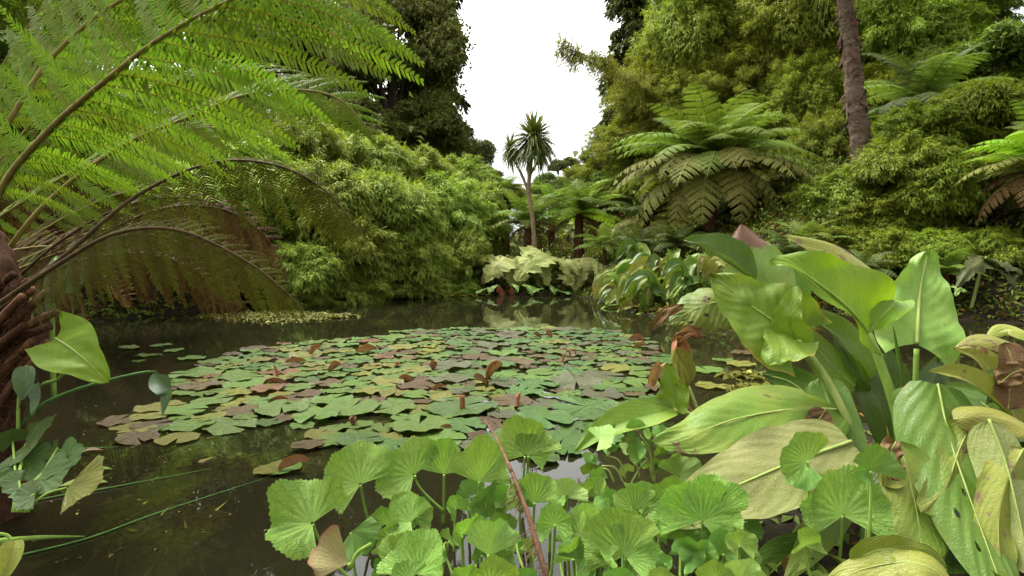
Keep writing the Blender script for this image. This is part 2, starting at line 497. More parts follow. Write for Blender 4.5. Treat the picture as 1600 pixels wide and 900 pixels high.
M['skunk_edge'] = leaf_mat("skunk_edge", (0.20, 0.36, 0.045), (0.29, 0.43, 0.085), (0.15, 0.27, 0.04), nv=9, vamt=0.5, mid=0.05, trans=0.3, rough=0.4, spec=0.4, bump=0.6,
                           spot=(0.12, 0.08, 0.03), spot_lim=0.75, spot_scale=16, edge=(0.55, 0.42, 0.07), edge_at=0.93, patch=None)
M['skunk_dark'] = leaf_mat("skunk_dark", (0.075, 0.165, 0.022), (0.125, 0.235, 0.04), (0.15, 0.25, 0.06), nv=10, vamt=0.5, mid=0.07, trans=0.28, rough=0.3, spec=0.5, bump=0.55,
                           spot=(0.09, 0.06, 0.025), spot_lim=0.70)
M['skunk_yellow'] = leaf_mat("skunk_yellow", (0.30, 0.33, 0.045), (0.40, 0.38, 0.085), (0.46, 0.46, 0.17), nv=8, vamt=0.5, mid=0.09, trans=0.28, rough=0.42, spec=0.4, bump=0.6,
                             spot=(0.13, 0.07, 0.025), spot_lim=0.60, spot_scale=12, edge=(0.25, 0.13, 0.04), edge_at=0.93)
M['skunk_speck'] = leaf_mat("skunk_speck", (0.25, 0.31, 0.055), (0.34, 0.36, 0.09), (0.34, 0.40, 0.11), nv=8, vamt=0.45, mid=0.08, trans=0.25, rough=0.45, spec=0.4, bump=0.6,
                            spot=(0.15, 0.10, 0.05), spot_lim=0.53, spot_scale=18)
M['skunk_cream'] = leaf_mat("skunk_cream", (0.40, 0.41, 0.17), (0.31, 0.36, 0.11), (0.46, 0.46, 0.15), nv=9, vamt=0.3, mid=0.06, trans=0.25, rough=0.5, spec=0.35, bump=0.9,
                            spot=(0.16, 0.10, 0.04), spot_lim=0.71, spot_scale=11)
M['skunk_blotch'] = leaf_mat("skunk_blotch", (0.16, 0.30, 0.040), (0.28, 0.35, 0.065), (0.33, 0.40, 0.11), nv=9, vamt=0.5, mid=0.07, trans=0.25, rough=0.38, spec=0.45, bump=0.7,
                             spot=(0.085, 0.05, 0.016), spot_lim=0.62, spot_scale=7)
M['skunk_tipped'] = leaf_mat("skunk_tipped", (0.23, 0.36, 0.10), (0.29, 0.41, 0.14), (0.17, 0.29, 0.06), nv=7, vamt=0.45, mid=0.05, trans=0.25, rough=0.4, spec=0.45, bump=0.6,
                             tip=((0.15, 0.075, 0.055), 0.62))
M['skunk_brown'] = leaf_mat("skunk_brown", (0.15, 0.075, 0.035), (0.24, 0.13, 0.06), (0.36, 0.26, 0.09), nv=9, vamt=0.6, mid=0.06, trans=0.15, rough=0.6, spec=0.3, bump=0.9,
                            spot=(0.06, 0.03, 0.02), spot_lim=0.58, spot_scale=12)
M['wilted'] = leaf_mat("wilted", (0.26, 0.145, 0.08), (0.15, 0.075, 0.04), (0.12, 0.06, 0.03), nv=8, vamt=0.6, mid=0.05, trans=0.2, rough=0.7, spec=0.2, bump=1.0)
M['wilted_green'] = leaf_mat("wilted_green", (0.20, 0.25, 0.05), (0.28, 0.26, 0.08), (0.13, 0.12, 0.03), nv=9, vamt=0.6, mid=0.05, trans=0.25, rough=0.55, spec=0.3, bump=0.9,
                             tip=((0.36, 0.17, 0.075), 0.72))
M['arum'] = leaf_mat("arum", (0.22, 0.36, 0.016), (0.30, 0.42, 0.03), (0.32, 0.42, 0.06), nv=8, slant=0.25, vamt=0.5, mid=0.04, trans=0.42, rough=0.38, spec=0.4, bump=0.5)
M['arum_grey'] = leaf_mat("arum_grey", (0.21, 0.33, 0.20), (0.15, 0.27, 0.15), (0.25, 0.37, 0.22), nv=8, vamt=0.3, mid=0.03, trans=0.2, rough=0.4, spec=0.4, bump=0.25)
M['gunnera'] = leaf_mat(mode='pinnate', nv=7, slant=0.7, mid=0.04, name="gunnera", c1=(0.32, 0.37, 0.14), c2=(0.41, 0.44, 0.19), vein=(0.17, 0.21, 0.06), vamt=0.65, trans=0.22, rough=0.65, spec=0.25, bump=0.9, nscale=1.2)
M['gunnera_green'] = leaf_mat(mode='pinnate', nv=7, slant=0.7, mid=0.04, name="gunnera_green", c1=(0.14, 0.26, 0.06), c2=(0.20, 0.32, 0.09), vein=(0.26, 0.36, 0.13), vamt=0.6, trans=0.25, rough=0.55, spec=0.3, bump=0.9, nscale=1.2)
M['gunnera_shaded'] = leaf_mat(mode='pinnate', nv=7, slant=0.7, mid=0.04, name="gunnera_shaded", c1=(0.10, 0.125, 0.05), c2=(0.14, 0.16, 0.07), vein=(0.18, 0.20, 0.09), vamt=0.6, trans=0.2, rough=0.6, spec=0.25, bump=0.9, nscale=1.2)  # dull leaf colour, made darker to carry the shade it hangs in
for _n, _a, _b, _v in (('pad', (0.062, 0.130, 0.016), (0.100, 0.170, 0.022), (0.14, 0.20, 0.05)), ('pad_deep', (0.038, 0.095, 0.016), (0.062, 0.130, 0.022), (0.095, 0.16, 0.045)),
                       ('pad_yellow', (0.10, 0.125, 0.016), (0.18, 0.165, 0.022), (0.19, 0.18, 0.04)), ('pad_bronze', (0.060, 0.042, 0.014), (0.095, 0.060, 0.024), (0.11, 0.080, 0.035)),
                       ('pad_grey', (0.062, 0.080, 0.038), (0.085, 0.085, 0.050), (0.12, 0.12, 0.07)), ('pad_brown', (0.10, 0.045, 0.018), (0.16, 0.08, 0.030), (0.18, 0.10, 0.05))):
    M[_n] = leaf_mat(_n, tuple(1.5 * q for q in _a), tuple(1.5 * q for q in _b), _v, 'radial', 15, vamt=0.5, trans=0.1, rough=0.34, spec=0.32, bump=1.0, nscale=5,
                     edge=((0.34, 0.27, 0.06) if _n in ('pad', 'pad_yellow') else None), edge_at=1.02, spot=(0.16, 0.10, 0.04), spot_lim=0.72, spot_scale=10)
M['litter'] = foliage_mat("litter", (0.07, 0.045, 0.02), (0.14, 0.12, 0.035), (0.22, 0.22, 0.09), 0.2, 0.5, 0.3, 0.95)
M['curl'] = leaf_mat("curl", (0.20, 0.095, 0.055), (0.13, 0.060, 0.036), (0.25, 0.16, 0.10), nv=8, vamt=0.5, mid=0.06, trans=0.2, rough=0.42, spec=0.45, bump=0.6)
M['rhubarb'] = leaf_mat("rhubarb", (0.26, 0.08, 0.055), (0.36, 0.14, 0.10), (0.20, 0.05, 0.04), nv=8, vamt=0.4, trans=0.2, rough=0.5)

# the pond: murky water, mirror by Fresnel, a little see-through near the surface
m, nt = _new_mat("pond_water")
tc = _node(nt, 'ShaderNodeTexCoord')
mp = _node(nt, 'ShaderNodeMapping')
mp.inputs['Scale'].default_value = (1.0, 0.6, 1.0)
nt.links.new(tc.outputs['Object'], mp.inputs[0])
wv = _noise(nt, 3.5, 3, mp.outputs[0])
bp = _node(nt, 'ShaderNodeBump')
bp.inputs['Strength'].default_value = 0.035
bp.inputs['Distance'].default_value = 0.05
nt.links.new(wv, bp.inputs['Height'])
murk = _node(nt, 'ShaderNodeBsdfDiffuse')
mk = _mix(nt, _noise(nt, 0.5, 4, tc.outputs['Object']), (0.011, 0.0105, 0.0045), (0.026, 0.024, 0.0105))
nt.links.new(mk, murk.inputs['Color'])
tr = _node(nt, 'ShaderNodeBsdfTransparent')
tr.inputs['Color'].default_value = (0.62, 0.58, 0.32, 1)
body = _node(nt, 'ShaderNodeMixShader')
body.inputs[0].default_value = 0.42
nt.links.new(murk.outputs[0], body.inputs[1])
nt.links.new(tr.outputs[0], body.inputs[2])
gl = _node(nt, 'ShaderNodeBsdfGlossy')
gl.inputs['Roughness'].default_value = 0.02
gl.inputs['Color'].default_value = (0.95, 0.96, 0.95, 1)
nt.links.new(bp.outputs[0], gl.inputs['Normal'])
fr = _node(nt, 'ShaderNodeFresnel')
fr.inputs['IOR'].default_value = 1.36
nt.links.new(bp.outputs[0], fr.inputs['Normal'])
mx = _node(nt, 'ShaderNodeMixShader')
nt.links.new(fr.outputs[0], mx.inputs[0])
nt.links.new(body.outputs[0], mx.inputs[1])
nt.links.new(gl.outputs[0], mx.inputs[2])
out = _node(nt, 'ShaderNodeOutputMaterial')
nt.links.new(mx.outputs[0], out.inputs[0])
M['water'] = m
# ------------------------------------------------------------------ ground and water
POND = np.array([(-3.2, 0.75), (-4.3, 2.4), (-5.1, 4.5), (-6.2, 7.0), (-6.9, 9.2), (-6.3, 11.4), (-6.0, 13.0), (-4.9, 15.2), (-2.6, 17.4), (-1.5, 17.3), (-1.0, 16.6), (0.4, 16.3),
                 (1.7, 15.6), (2.5, 13.6), (2.2, 11.4), (2.7, 9.9), (4.2, 9.2), (6.0, 9.8), (7.6, 9.9), (8.7, 8.6), (7.6, 5.8), (4.0, 4.3),
                 (2.2, 3.7), (1.25, 2.9), (0.78, 2.1), (0.6, 1.3), (0.4, 0.75)])


def pond_distance(X, Y):
    """distance to the pond's edge, positive on land"""
    P = np.stack([X, Y], -1)
    A, B = POND, np.roll(POND, -1, 0)
    best = np.full(X.shape, 1e9)
    inside = np.zeros(X.shape, bool)
    for a, b in zip(A, B):
        ab = b - a
        t = np.clip(((P - a) @ ab) / (ab @ ab), 0, 1)
        best = np.minimum(best, np.linalg.norm(P - a - t[..., None] * ab, axis=-1))
        with np.errstate(divide='ignore', invalid='ignore'):
            cross = ((a[1] > Y) != (b[1] > Y)) & (X < (b[0] - a[0]) * (Y - a[1]) / (b[1] - a[1] + 1e-12) + a[0])
        inside ^= cross
    return np.where(inside, -best, best)


def sstep(x, a, b):
    t = np.clip((x - a) / (b - a), 0, 1)
    return t * t * (3 - 2 * t)


def height(X, Y):
    X, Y = np.asarray(X, float), np.asarray(Y, float)
    s = pond_distance(X, Y)
    z = np.where(s < 0, -0.55 * sstep(-s, 0, 1.1) - 0.01, (0.04 + 0.12 * sstep(Y, 3.5, 8)) * sstep(s, 0, 0.5))
    left = sstep(-X, 0.5, 6.0) * sstep(Y, 2.5, 8)
    right = sstep(X, 2.5, 8.0) * sstep(Y, 5, 10)
    rise = np.maximum(0, s - 0.3)
    far = sstep(Y, 8, 11)
    z = z + np.where(s > 0, far * 0.75 * sstep(s, 0.2, 2.6) + (0.50 * left + 0.42 * right) * np.minimum(rise, 9) + 0.06 * (left + right) * np.clip(rise - 9, 0, 30) + 0.035 * np.minimum(rise, 60) * far, 0)
    z = z + np.where(s > 0, (0.012 + 0.038 * sstep(Y, 3.5, 8)) * np.sin(X * 2.3 + 1.1 * np.sin(Y * 1.7)) * np.sin(Y * 2.1) * sstep(s, 0, 1), 0)
    return z


def ground_z(x, y):
    return float(height(np.array([[x]]), np.array([[y]]))[0, 0])


gx = np.concatenate([-np.geomspace(400, 14, 26), np.linspace(-13.5, 13.5, 136), np.geomspace(14, 400, 26)])
gy = np.concatenate([-np.geomspace(200, 3, 14), np.linspace(-2.5, 24, 134), np.geomspace(24.5, 700, 34)])
GX, GY = np.meshgrid(gx, gy)
GZ = height(GX, GY)
idx = np.arange(GX.size).reshape(GX.shape)
gf = np.stack([idx[:-1, :-1], idx[:-1, 1:], idx[1:, 1:], idx[1:, :-1]], -1).reshape(-1, 4)
ground = obj("ground", np_mesh("ground", np.stack([GX, GY, GZ], -1).reshape(-1, 3), gf, M['soil'], smooth=True))
ground["kind"] = "structure"

wx = np.linspace(-12, 13, 26)
wy = np.linspace(-0.2, 18.5, 20)
WX, WY = np.meshgrid(wx, wy)
idx = np.arange(WX.size).reshape(WX.shape)
wf = np.stack([idx[:-1, :-1], idx[:-1, 1:], idx[1:, 1:], idx[1:, :-1]], -1).reshape(-1, 4)
water = obj("pond_water", np_mesh("pond_water", np.stack([WX, WY, WX * 0], -1).reshape(-1, 3), wf, M['water'], smooth=True))
water["kind"] = "structure"


# ------------------------------------------------------------------ foliage
def leaf_quads(P, D, N, L, W, bend=0.15, fold=0.25):
    """one folded four-cornered leaf for each row"""
    S = nrm(np.cross(D, N))
    N = np.cross(S, D)
    L, W = np.asarray(L)[:, None], np.asarray(W)[:, None]
    mid = P + D * L * 0.42
    a = P
    b = mid + S * W * 0.5 + N * W * fold
    c = P + D * L - N * L * bend
    d = mid - S * W * 0.5 + N * W * fold
    V = np.stack([a, b, c, d], 1).reshape(-1, 3)
    return V


def quads_of(n, start=0):
    return (np.arange(n)[:, None] * 4 + np.arange(4)[None, :]) + start


def sphere_dirs(rng, n, zmin=-1.0):
    z = rng.uniform(zmin, 1, n)
    a = rng.uniform(0, 2 * math.pi, n)
    r = np.sqrt(np.maximum(0, 1 - z * z))
    return np.stack([r * np.cos(a), r * np.sin(a), z], 1)


def crown_lobes(rng, n, spread=0.72, rmin=0.24, rmax=0.42, zmin=-0.55):
    c = sphere_dirs(rng, n, zmin) * (rng.uniform(0.35, 1, (n, 1)) ** 0.5) * spread
    r = rng.uniform(rmin, rmax, n)
    return c, r


def crown_mesh(name, seed, n_lobes, sprays, k, leaf_l, leaf_w, droop, spread=0.72, rmin=0.24, rmax=0.42, shell=(0.72, 1.05), flat=0.8, wide=0.6, fill=0.25, zmin=-0.5, under=-0.6, plumes=0):
    """a crown of radius about 1: overlapping domes, each covered with sprays of leaves"""
    rng = np.random.default_rng(seed)
    C, R = crown_lobes(rng, n_lobes, spread, rmin, rmax, zmin)
    Ps, Ds, Ns, rn = [], [], [], []
    wts = R ** 2 / (R ** 2).sum()
    for c, r, w in zip(C, R, wts):
        n = max(8, int(sprays * w))
        d = sphere_dirs(rng, n, under)
        inner = rng.random(n) < fill
        rad = np.where(inner, rng.uniform(0.2, 0.75, n), rng.uniform(shell[0], shell[1], n)) * r
        # ragged edge: some sprays reach further out
        rad *= 1 + 0.25 * (rng.random(n) < 0.12)
        base = c + d * rad[:, None] * np.array([1, 1, flat])
        out = nrm(d * 0.7 + nrm(c + 1e-6) * 0.35 + rng.normal(0, 0.35, (n, 3)) + np.array([0, 0, -droop]))
        tone = rng.random(n)
        for j in range(k):
            off = rng.uniform(0, 1, (n, 1)) * leaf_l * 1.1
            D = nrm(out + rng.normal(0, wide, (n, 3)) + np.array([0, 0, -droop * 0.5]))
            Ps.append(base + out * off + rng.normal(0, leaf_l * 0.12, (n, 3)))
            Ds.append(D)
            Ns.append(nrm(d + rng.normal(0, 0.5, (n, 3)) + np.array([0, 0, 0.9])))
            rn.append(np.clip(tone * 0.6 + rng.random(n) * 0.4, 0, 1))
    for q in range(plumes):          # single arching canes whose leafy tips break the outline
        a, e = rng.uniform(0, 6.28), rng.uniform(-0.25, 1.25)
        o = np.array([math.cos(a) * math.cos(e), math.sin(a) * math.cos(e), math.sin(e)])
        R_ = rng.uniform(0.95, 1.22)
        m_ = 46
        t = rng.uniform(0.45, 1.0, m_)
        c_ = o * (t * R_)[:, None] + np.array([0, 0, 1.0]) * (0.18 * t - 0.38 * np.clip(t - 0.5, 0, 1) ** 2 * 2)[:, None]
        c_ = c_ + rng.normal(0, 0.055, (m_, 3)) * (1.25 - t)[:, None] * 1.6
        tone = rng.uniform(0.15, 1.0)
        for j in range(k):
            Ds.append(nrm(o * 0.8 + rng.normal(0, wide, (m_, 3)) + np.array([0, 0, -droop * 1.1])))
            Ps.append(c_ + rng.normal(0, leaf_l * 0.25, (m_, 3)))
            Ns.append(nrm(rng.normal(0, 0.5, (m_, 3)) + np.array([0, 0, 1.0])))
            rn.append(np.clip(tone * 0.7 + rng.random(m_) * 0.3, 0, 1))
    P, D, N, rn = np.concatenate(Ps), np.concatenate(Ds), np.concatenate(Ns), np.concatenate(rn)
    n = len(P)
    L = leaf_l * rng.uniform(0.65, 1.25, n)
    W = leaf_w * rng.uniform(0.7, 1.2, n)
    V = leaf_quads(P, D, N, L, W)
    return np_mesh(name, V, quads_of(n), None, None, np.repeat(rn, 4)), C


def set_mat(o, mat):
    if not o.data.materials:
        o.data.materials.append(None)
    o.material_slots[0].link = 'OBJECT'
    o.material_slots[0].material = mat


BAMBOO = [crown_mesh("bamboo_crown", 10 + i, 13, 2900, 8, 0.165, 0.024, 0.75, rmin=0.26, rmax=0.46, flat=1.05, wide=0.45, plumes=34) for i in range(5)]
BAMBOO_FINE = [crown_mesh("bamboo_far_crown", 30 + i, 22, 6500, 7, 0.088, 0.015, 0.5, rmin=0.2, rmax=0.38, flat=1.15, under=-0.95, zmin=-0.85, plumes=70) for i in range(4)]
BROAD = [crown_mesh("broadleaf_crown", 50 + i, 26, 6500, 5, 0.052, 0.030, 0.1, rmin=0.16, rmax=0.34, wide=0.9) for i in range(3)]
SHRUB = [crown_mesh("shrub_crown", 70 + i, 14, 1500, 6, 0.12, 0.050, 0.0, rmin=0.24, rmax=0.4, wide=0.9) for i in range(2)]
LIMBS = {}


def limb_mesh(key, C, thick, z0):
    """trunk and limbs that reach every dome of a crown, from (0,0,z0) up"""
    Vs, Fs, n0 = [], [], 0
    fork = np.array([0, 0, -0.75])
    paths = [(np.array([[0, 0, z0], [0.02, 0.01, (z0 - 0.75) / 2], fork, [0.02, 0, 0.2]]), [thick, thick * 0.8, thick * 0.62, thick * 0.3])]
    for c in C[:12]:
        paths.append((np.array([fork, fork * 0.45 + c * 0.4 + np.array([0, 0, 0.05]), c]), [thick * 0.45, thick * 0.25, thick * 0.08]))
    for p, r in paths:
        me = tube(smooth_path(p, 10), r, 7, None, "t")
        v = np.zeros(len(me.vertices) * 3, np.float32)
        me.vertices.foreach_get("co", v)
        for pl in me.polygons:
            Fs.append([i + n0 for i in pl.vertices])
        Vs.append(v.reshape(-1, 3))
        n0 += len(me.vertices)
        bpy.data.meshes.remove(me)
    V = np.vstack(Vs)
    me = bpy.data.meshes.new("trunk")
    me.from_pydata(V.tolist(), [], Fs)
    me.polygons.foreach_set("use_smooth", np.ones(len(me.polygons), bool))
    me.materials.append(M['bark'])
    return me


def bamboo_clump(label, px, py, rx, ry, d, mat, kind=BAMBOO, group=None, seed=0, culms=3, name="bamboo_clump", culm_mat='culm_dark'):
    rng = np.random.default_rng(900 + seed)
    c = at(px, py, d)
    r = np.array([rx / FPX * d, (rx + ry) / 2 / FPX * d, ry / FPX * d])
    gz = ground_z(c[0], c[1])
    root = thing(name, label, "bamboo", (c[0], c[1], gz), group)
    me, C = kind[seed % len(kind)]
    o = obj("crown", me, root)
    set_mat(o, M[mat])
    o.location = (0, 0, c[2] - gz)
    o.rotation_euler = (0, 0, rng.uniform(0, 6.28))
    o.scale = (r / 0.98).tolist()
    low, k = c[2] - r[2] * 0.75, 0
    while low > gz + 0.15 and k < 3:            # lower plumes down to the ground
        me2, _ = kind[(seed + 2 + k) % len(kind)]
        o = obj("foliage", me2, root)
        set_mat(o, M[mat])
        o.location = (rng.normal(0, 0.1) * r[0], rng.normal(0, 0.1) * r[1], low - r[2] * 0.3 - gz)
        o.rotation_euler = (0, 0, rng.uniform(0, 6.28))
        o.scale = (r * np.array([0.9, 0.9, 0.75])).tolist()
        low -= r[2] * 0.95
        k += 1
    for i in range(culms):
        a = rng.uniform(0, 6.28)
        b = np.array([math.cos(a), math.sin(a), 0]) * r[0] * 0.25
        top = np.array([math.cos(a) * r[0] * 0.6, math.sin(a) * r[0] * 0.6, c[2] - gz + r[2] * 0.5])
        low = np.array([b[0], b[1], -0.1])
        mid = (low + top) / 2 + np.array([-b[0] * 0.5, -b[1] * 0.5, (top[2]) * 0.15])
        obj("culm", tube(smooth_path([low, mid, top], 8), [0.03, 0.024, 0.008], 6, M[culm_mat], "culm"), root)
    return root


LEFT = "bamboo clumps on the bank behind the pond"
LB = [("low bamboo clump spilling over the water beside the dark fern frond", 468, 430, 62, 44, 12.6),
      ("bamboo clump with drooping plumes at the water just below the big frond tip", 548, 402, 74, 56, 13.6),
      ("bamboo clump overhanging the water in the middle of the far bank", 640, 412, 66, 50, 15.2),
      ("bamboo clump at the water's edge next to the pale drooping leaves", 716, 412, 52, 48, 17.2),
      ("domed bamboo clump behind the arching frond tip", 604, 342, 82, 62, 15.4),
      ("bamboo clump half hidden behind the hanging olive frond", 508, 335, 88, 70, 14.2),
      ("bamboo clump on the slope beside the tree ferns under the cabbage palm", 694, 340, 66, 58, 18.2),
      ("small bamboo clump against the small tree fern at the valley's mouth", 745, 345, 42, 55, 20.5),
      ("high bamboo clump under the brown-leaved tree", 556, 272, 84, 56, 17.5),
      ("high bamboo clump under the dark conifer on the slope", 640, 286, 70, 48, 19.5),
      ("bamboo clump behind the bright pinna tips of the big fern", 462, 262, 84, 66, 15.6),
      ("topmost far bamboo clump below the low olive tree", 716, 288, 52, 38, 23.0),
      ("bamboo clump seen above the dark arching frond, left bank", 382, 300, 92, 70, 13.6),
      ("bamboo clump lit between the fern stalks", 290, 330, 90, 70, 12.4),
      ("bamboo clump behind the fern fronds at the picture's edge", 90, 300, 150, 110, 11.5)]
for i, (lab, px, py, rx, ry, d) in enumerate(LB):
    bamboo_clump(lab, px, py, rx, ry, d, 'bamboo', BAMBOO, LEFT, i)

OLIVE = "tall olive bamboo on the slope"
RB = [("tall olive bamboo crown beside the dark conifer", 1085, 60, 84, 100, 24.5),
      ("tall olive bamboo crown at the top edge, between conifer and palm trunk", 1165, 30, 92, 100, 23.5),
      ("olive bamboo crown touching the fibrous palm trunk", 1250, 50, 92, 105, 21.5),
      ("thin olive bamboo crown just below the conifer", 1010, 165, 66, 58, 25.5),
      ("olive bamboo crown above the large tree fern's tip", 1075, 170, 66, 56, 24.0),
      ("olive bamboo crown behind the upright fronds of the large tree fern", 1160, 150, 84, 66, 22.5),
      ("shaded olive bamboo crown between the large tree fern and palm trunk", 1255, 175, 72, 74, 20.5),
      ("olive bamboo crown low between two taller ones, right of the leaning cane", 1130, 112, 76, 70, 24.0),
      ("olive bamboo crown filling behind the palm trunk's left side", 1215, 122, 80, 70, 22.0),
      ("olive bamboo crown just right of the conifer's trunk", 1045, 112, 56, 60, 26.0),
      ("olive-green bamboo crown behind the palm trunk's upper half", 1325, 70, 74, 90, 22.0),
      ("olive bamboo crown low behind the large tree fern's right side", 1205, 205, 72, 50, 21.0),
      ("olive-green bamboo behind the palm trunk's middle", 1335, 165, 66, 66, 20.5),
      ("low olive bamboo at the valley's mouth under the conifer", 955, 235, 52, 36, 27.5),
      ("olive bamboo skirt left of the large tree fern", 1005, 235, 70, 44, 25.0)]
for i, (lab, px, py, rx, ry, d) in enumerate(RB):
    bamboo_clump(lab, px, py, rx, ry, d, 'bamboo_olive', BAMBOO_FINE, OLIVE, 40 + i, 4, culm_mat='culm')

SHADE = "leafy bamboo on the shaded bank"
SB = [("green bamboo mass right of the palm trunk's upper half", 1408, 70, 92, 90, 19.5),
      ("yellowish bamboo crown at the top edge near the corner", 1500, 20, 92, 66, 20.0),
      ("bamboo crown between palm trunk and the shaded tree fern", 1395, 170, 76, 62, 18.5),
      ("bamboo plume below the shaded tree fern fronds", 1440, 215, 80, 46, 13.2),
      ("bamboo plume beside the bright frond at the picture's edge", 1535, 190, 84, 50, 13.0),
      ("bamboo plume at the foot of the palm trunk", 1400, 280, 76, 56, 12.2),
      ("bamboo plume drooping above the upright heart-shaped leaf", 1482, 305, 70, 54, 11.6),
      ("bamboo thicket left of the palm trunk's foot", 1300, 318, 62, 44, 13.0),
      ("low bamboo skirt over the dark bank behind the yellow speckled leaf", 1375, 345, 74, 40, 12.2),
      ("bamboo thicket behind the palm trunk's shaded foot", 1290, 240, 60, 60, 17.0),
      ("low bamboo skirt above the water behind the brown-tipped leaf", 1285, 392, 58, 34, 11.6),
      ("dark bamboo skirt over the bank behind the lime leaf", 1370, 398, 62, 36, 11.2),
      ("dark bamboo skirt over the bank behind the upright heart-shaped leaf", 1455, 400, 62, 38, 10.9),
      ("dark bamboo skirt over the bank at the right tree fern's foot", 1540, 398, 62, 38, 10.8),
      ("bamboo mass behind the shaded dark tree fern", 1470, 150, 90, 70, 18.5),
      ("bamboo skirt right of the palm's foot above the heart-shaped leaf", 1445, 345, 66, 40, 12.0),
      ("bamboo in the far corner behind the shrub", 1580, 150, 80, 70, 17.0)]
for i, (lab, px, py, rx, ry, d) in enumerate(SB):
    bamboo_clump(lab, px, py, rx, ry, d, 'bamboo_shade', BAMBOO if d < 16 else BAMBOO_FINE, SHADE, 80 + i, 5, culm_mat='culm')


def tree(label, px, py, rx, ry, d, mat, kind=BROAD, seed=0, name="broadleaf_tree", cat="tree", group=None):
    rng = np.random.default_rng(300 + seed)
    c = at(px, py, d)
    r = np.array([rx / FPX * d, (rx + ry) / 2 / FPX * d, ry / FPX * d])
    gz = ground_z(c[0], c[1])
    root = thing(name, label, cat, (c[0], c[1], gz), group)
    me, C = kind[seed % len(kind)]
    rot = rng.uniform(0, 6.28)
    z0 = -(c[2] - gz) / (r[2] / 0.95)
    for nm, mesh in (("crown", me), ("trunk", limb_mesh(seed, C, 0.07, min(z0, -0.8)))):
        o = obj(nm, mesh, root)
        if nm == "crown":
            set_mat(o, M[mat])
        o.location = (0, 0, c[2] - gz)
        o.rotation_euler = (0, 0, rot)
        o.scale = (r / 0.95).tolist()
    return root


tree("brown-green broadleaf tree in front of the dark conifer", 612, 95, 112, 165, 30, 'broad_brown', seed=0)
tree("low olive broadleaf tree on the skyline below the dark conifer", 738, 256, 38, 48, 40, 'broad_brown', seed=1)
tree("brown-leaved low tree at the dark conifer's foot", 668, 205, 74, 70, 29, 'broad_brown', seed=12)
tree("brown-leaved low tree above the bamboo slope, behind the frond tips", 500, 185, 90, 80, 28, 'broad_brown', seed=13)
tree("olive bushy tree between the dark conifer and the skyline tree", 702, 240, 48, 46, 34, 'broad_brown', seed=14)
tree("low olive bush on the skyline behind the small round tree fern", 760, 285, 40, 30, 38, 'broad_brown', seed=15)
tree("dark leafy tree low behind the fern stalks", 330, 190, 130, 90, 26, 'broad_dark', seed=16)
tree("dark leafy tree low behind the bank ferns at the edge", 110, 190, 150, 100, 24, 'broad_dark', seed=17)
tree("dark broadleaf tree rising behind the fern's pinna tips", 470, 70, 110, 170, 33, 'broad_dark', seed=2)
tree("dark broadleaf tree behind the top of the fern stalk", 300, 40, 130, 170, 31, 'broad_dark', seed=3)
tree("dark broadleaf tree in the corner above the ferns", 90, 30, 160, 190, 29, 'broad_dark', seed=4)
tree("greyish broadleaf tree between the brown-green tree and bamboo slope", 560, 205, 90, 60, 26, 'broad_brown', seed=5)
tree("small far umbrella-shaped tree on the skyline right of the cabbage palm", 872, 262, 19, 15, 62, 'broad_dark', seed=6, group="far trees on the skyline")
tree("small far tree with bare trunk on the skyline, middle of the three", 892, 256, 15, 14, 60, 'broad_dark', seed=7, group="far trees on the skyline")
tree("small far tree on the skyline touching the olive bamboo", 917, 250, 16, 18, 60, 'broad_dark', seed=8, group="far trees on the skyline")
tree("green bush at the valley's end left of the cabbage palm's trunk", 778, 305, 50, 32, 30, 'broad_green', seed=18)
tree("green bush at the valley's end behind the cabbage palm's trunk", 832, 318, 58, 32, 33, 'bamboo', seed=19)
tree("green bush at the valley's end right of the cabbage palm's trunk", 886, 308, 50, 34, 31, 'broad_green', seed=20)
tree("rounded green tree in the valley behind the cabbage palm", 858, 290, 42, 22, 44, 'broad_green', seed=9)
tree("olive green tree in the valley left of the large tree fern", 915, 282, 44, 32, 34, 'bamboo_olive', seed=10)
tree("green tree filling the valley's mouth above the small tree ferns", 940, 300, 52, 34, 27, 'broad_green', seed=11)
tree("glossy dark-leaved shrub in the upper corner", 1552, 80, 62, 46, 16.5, 'broad_green', SHRUB, 0, "broadleaf_shrub", "shrub")
tree("glossy light green shrub right of the palm trunk", 1490, 110, 60, 44, 17.5, 'broad_green', SHRUB, 1, "broadleaf_shrub", "shrub")


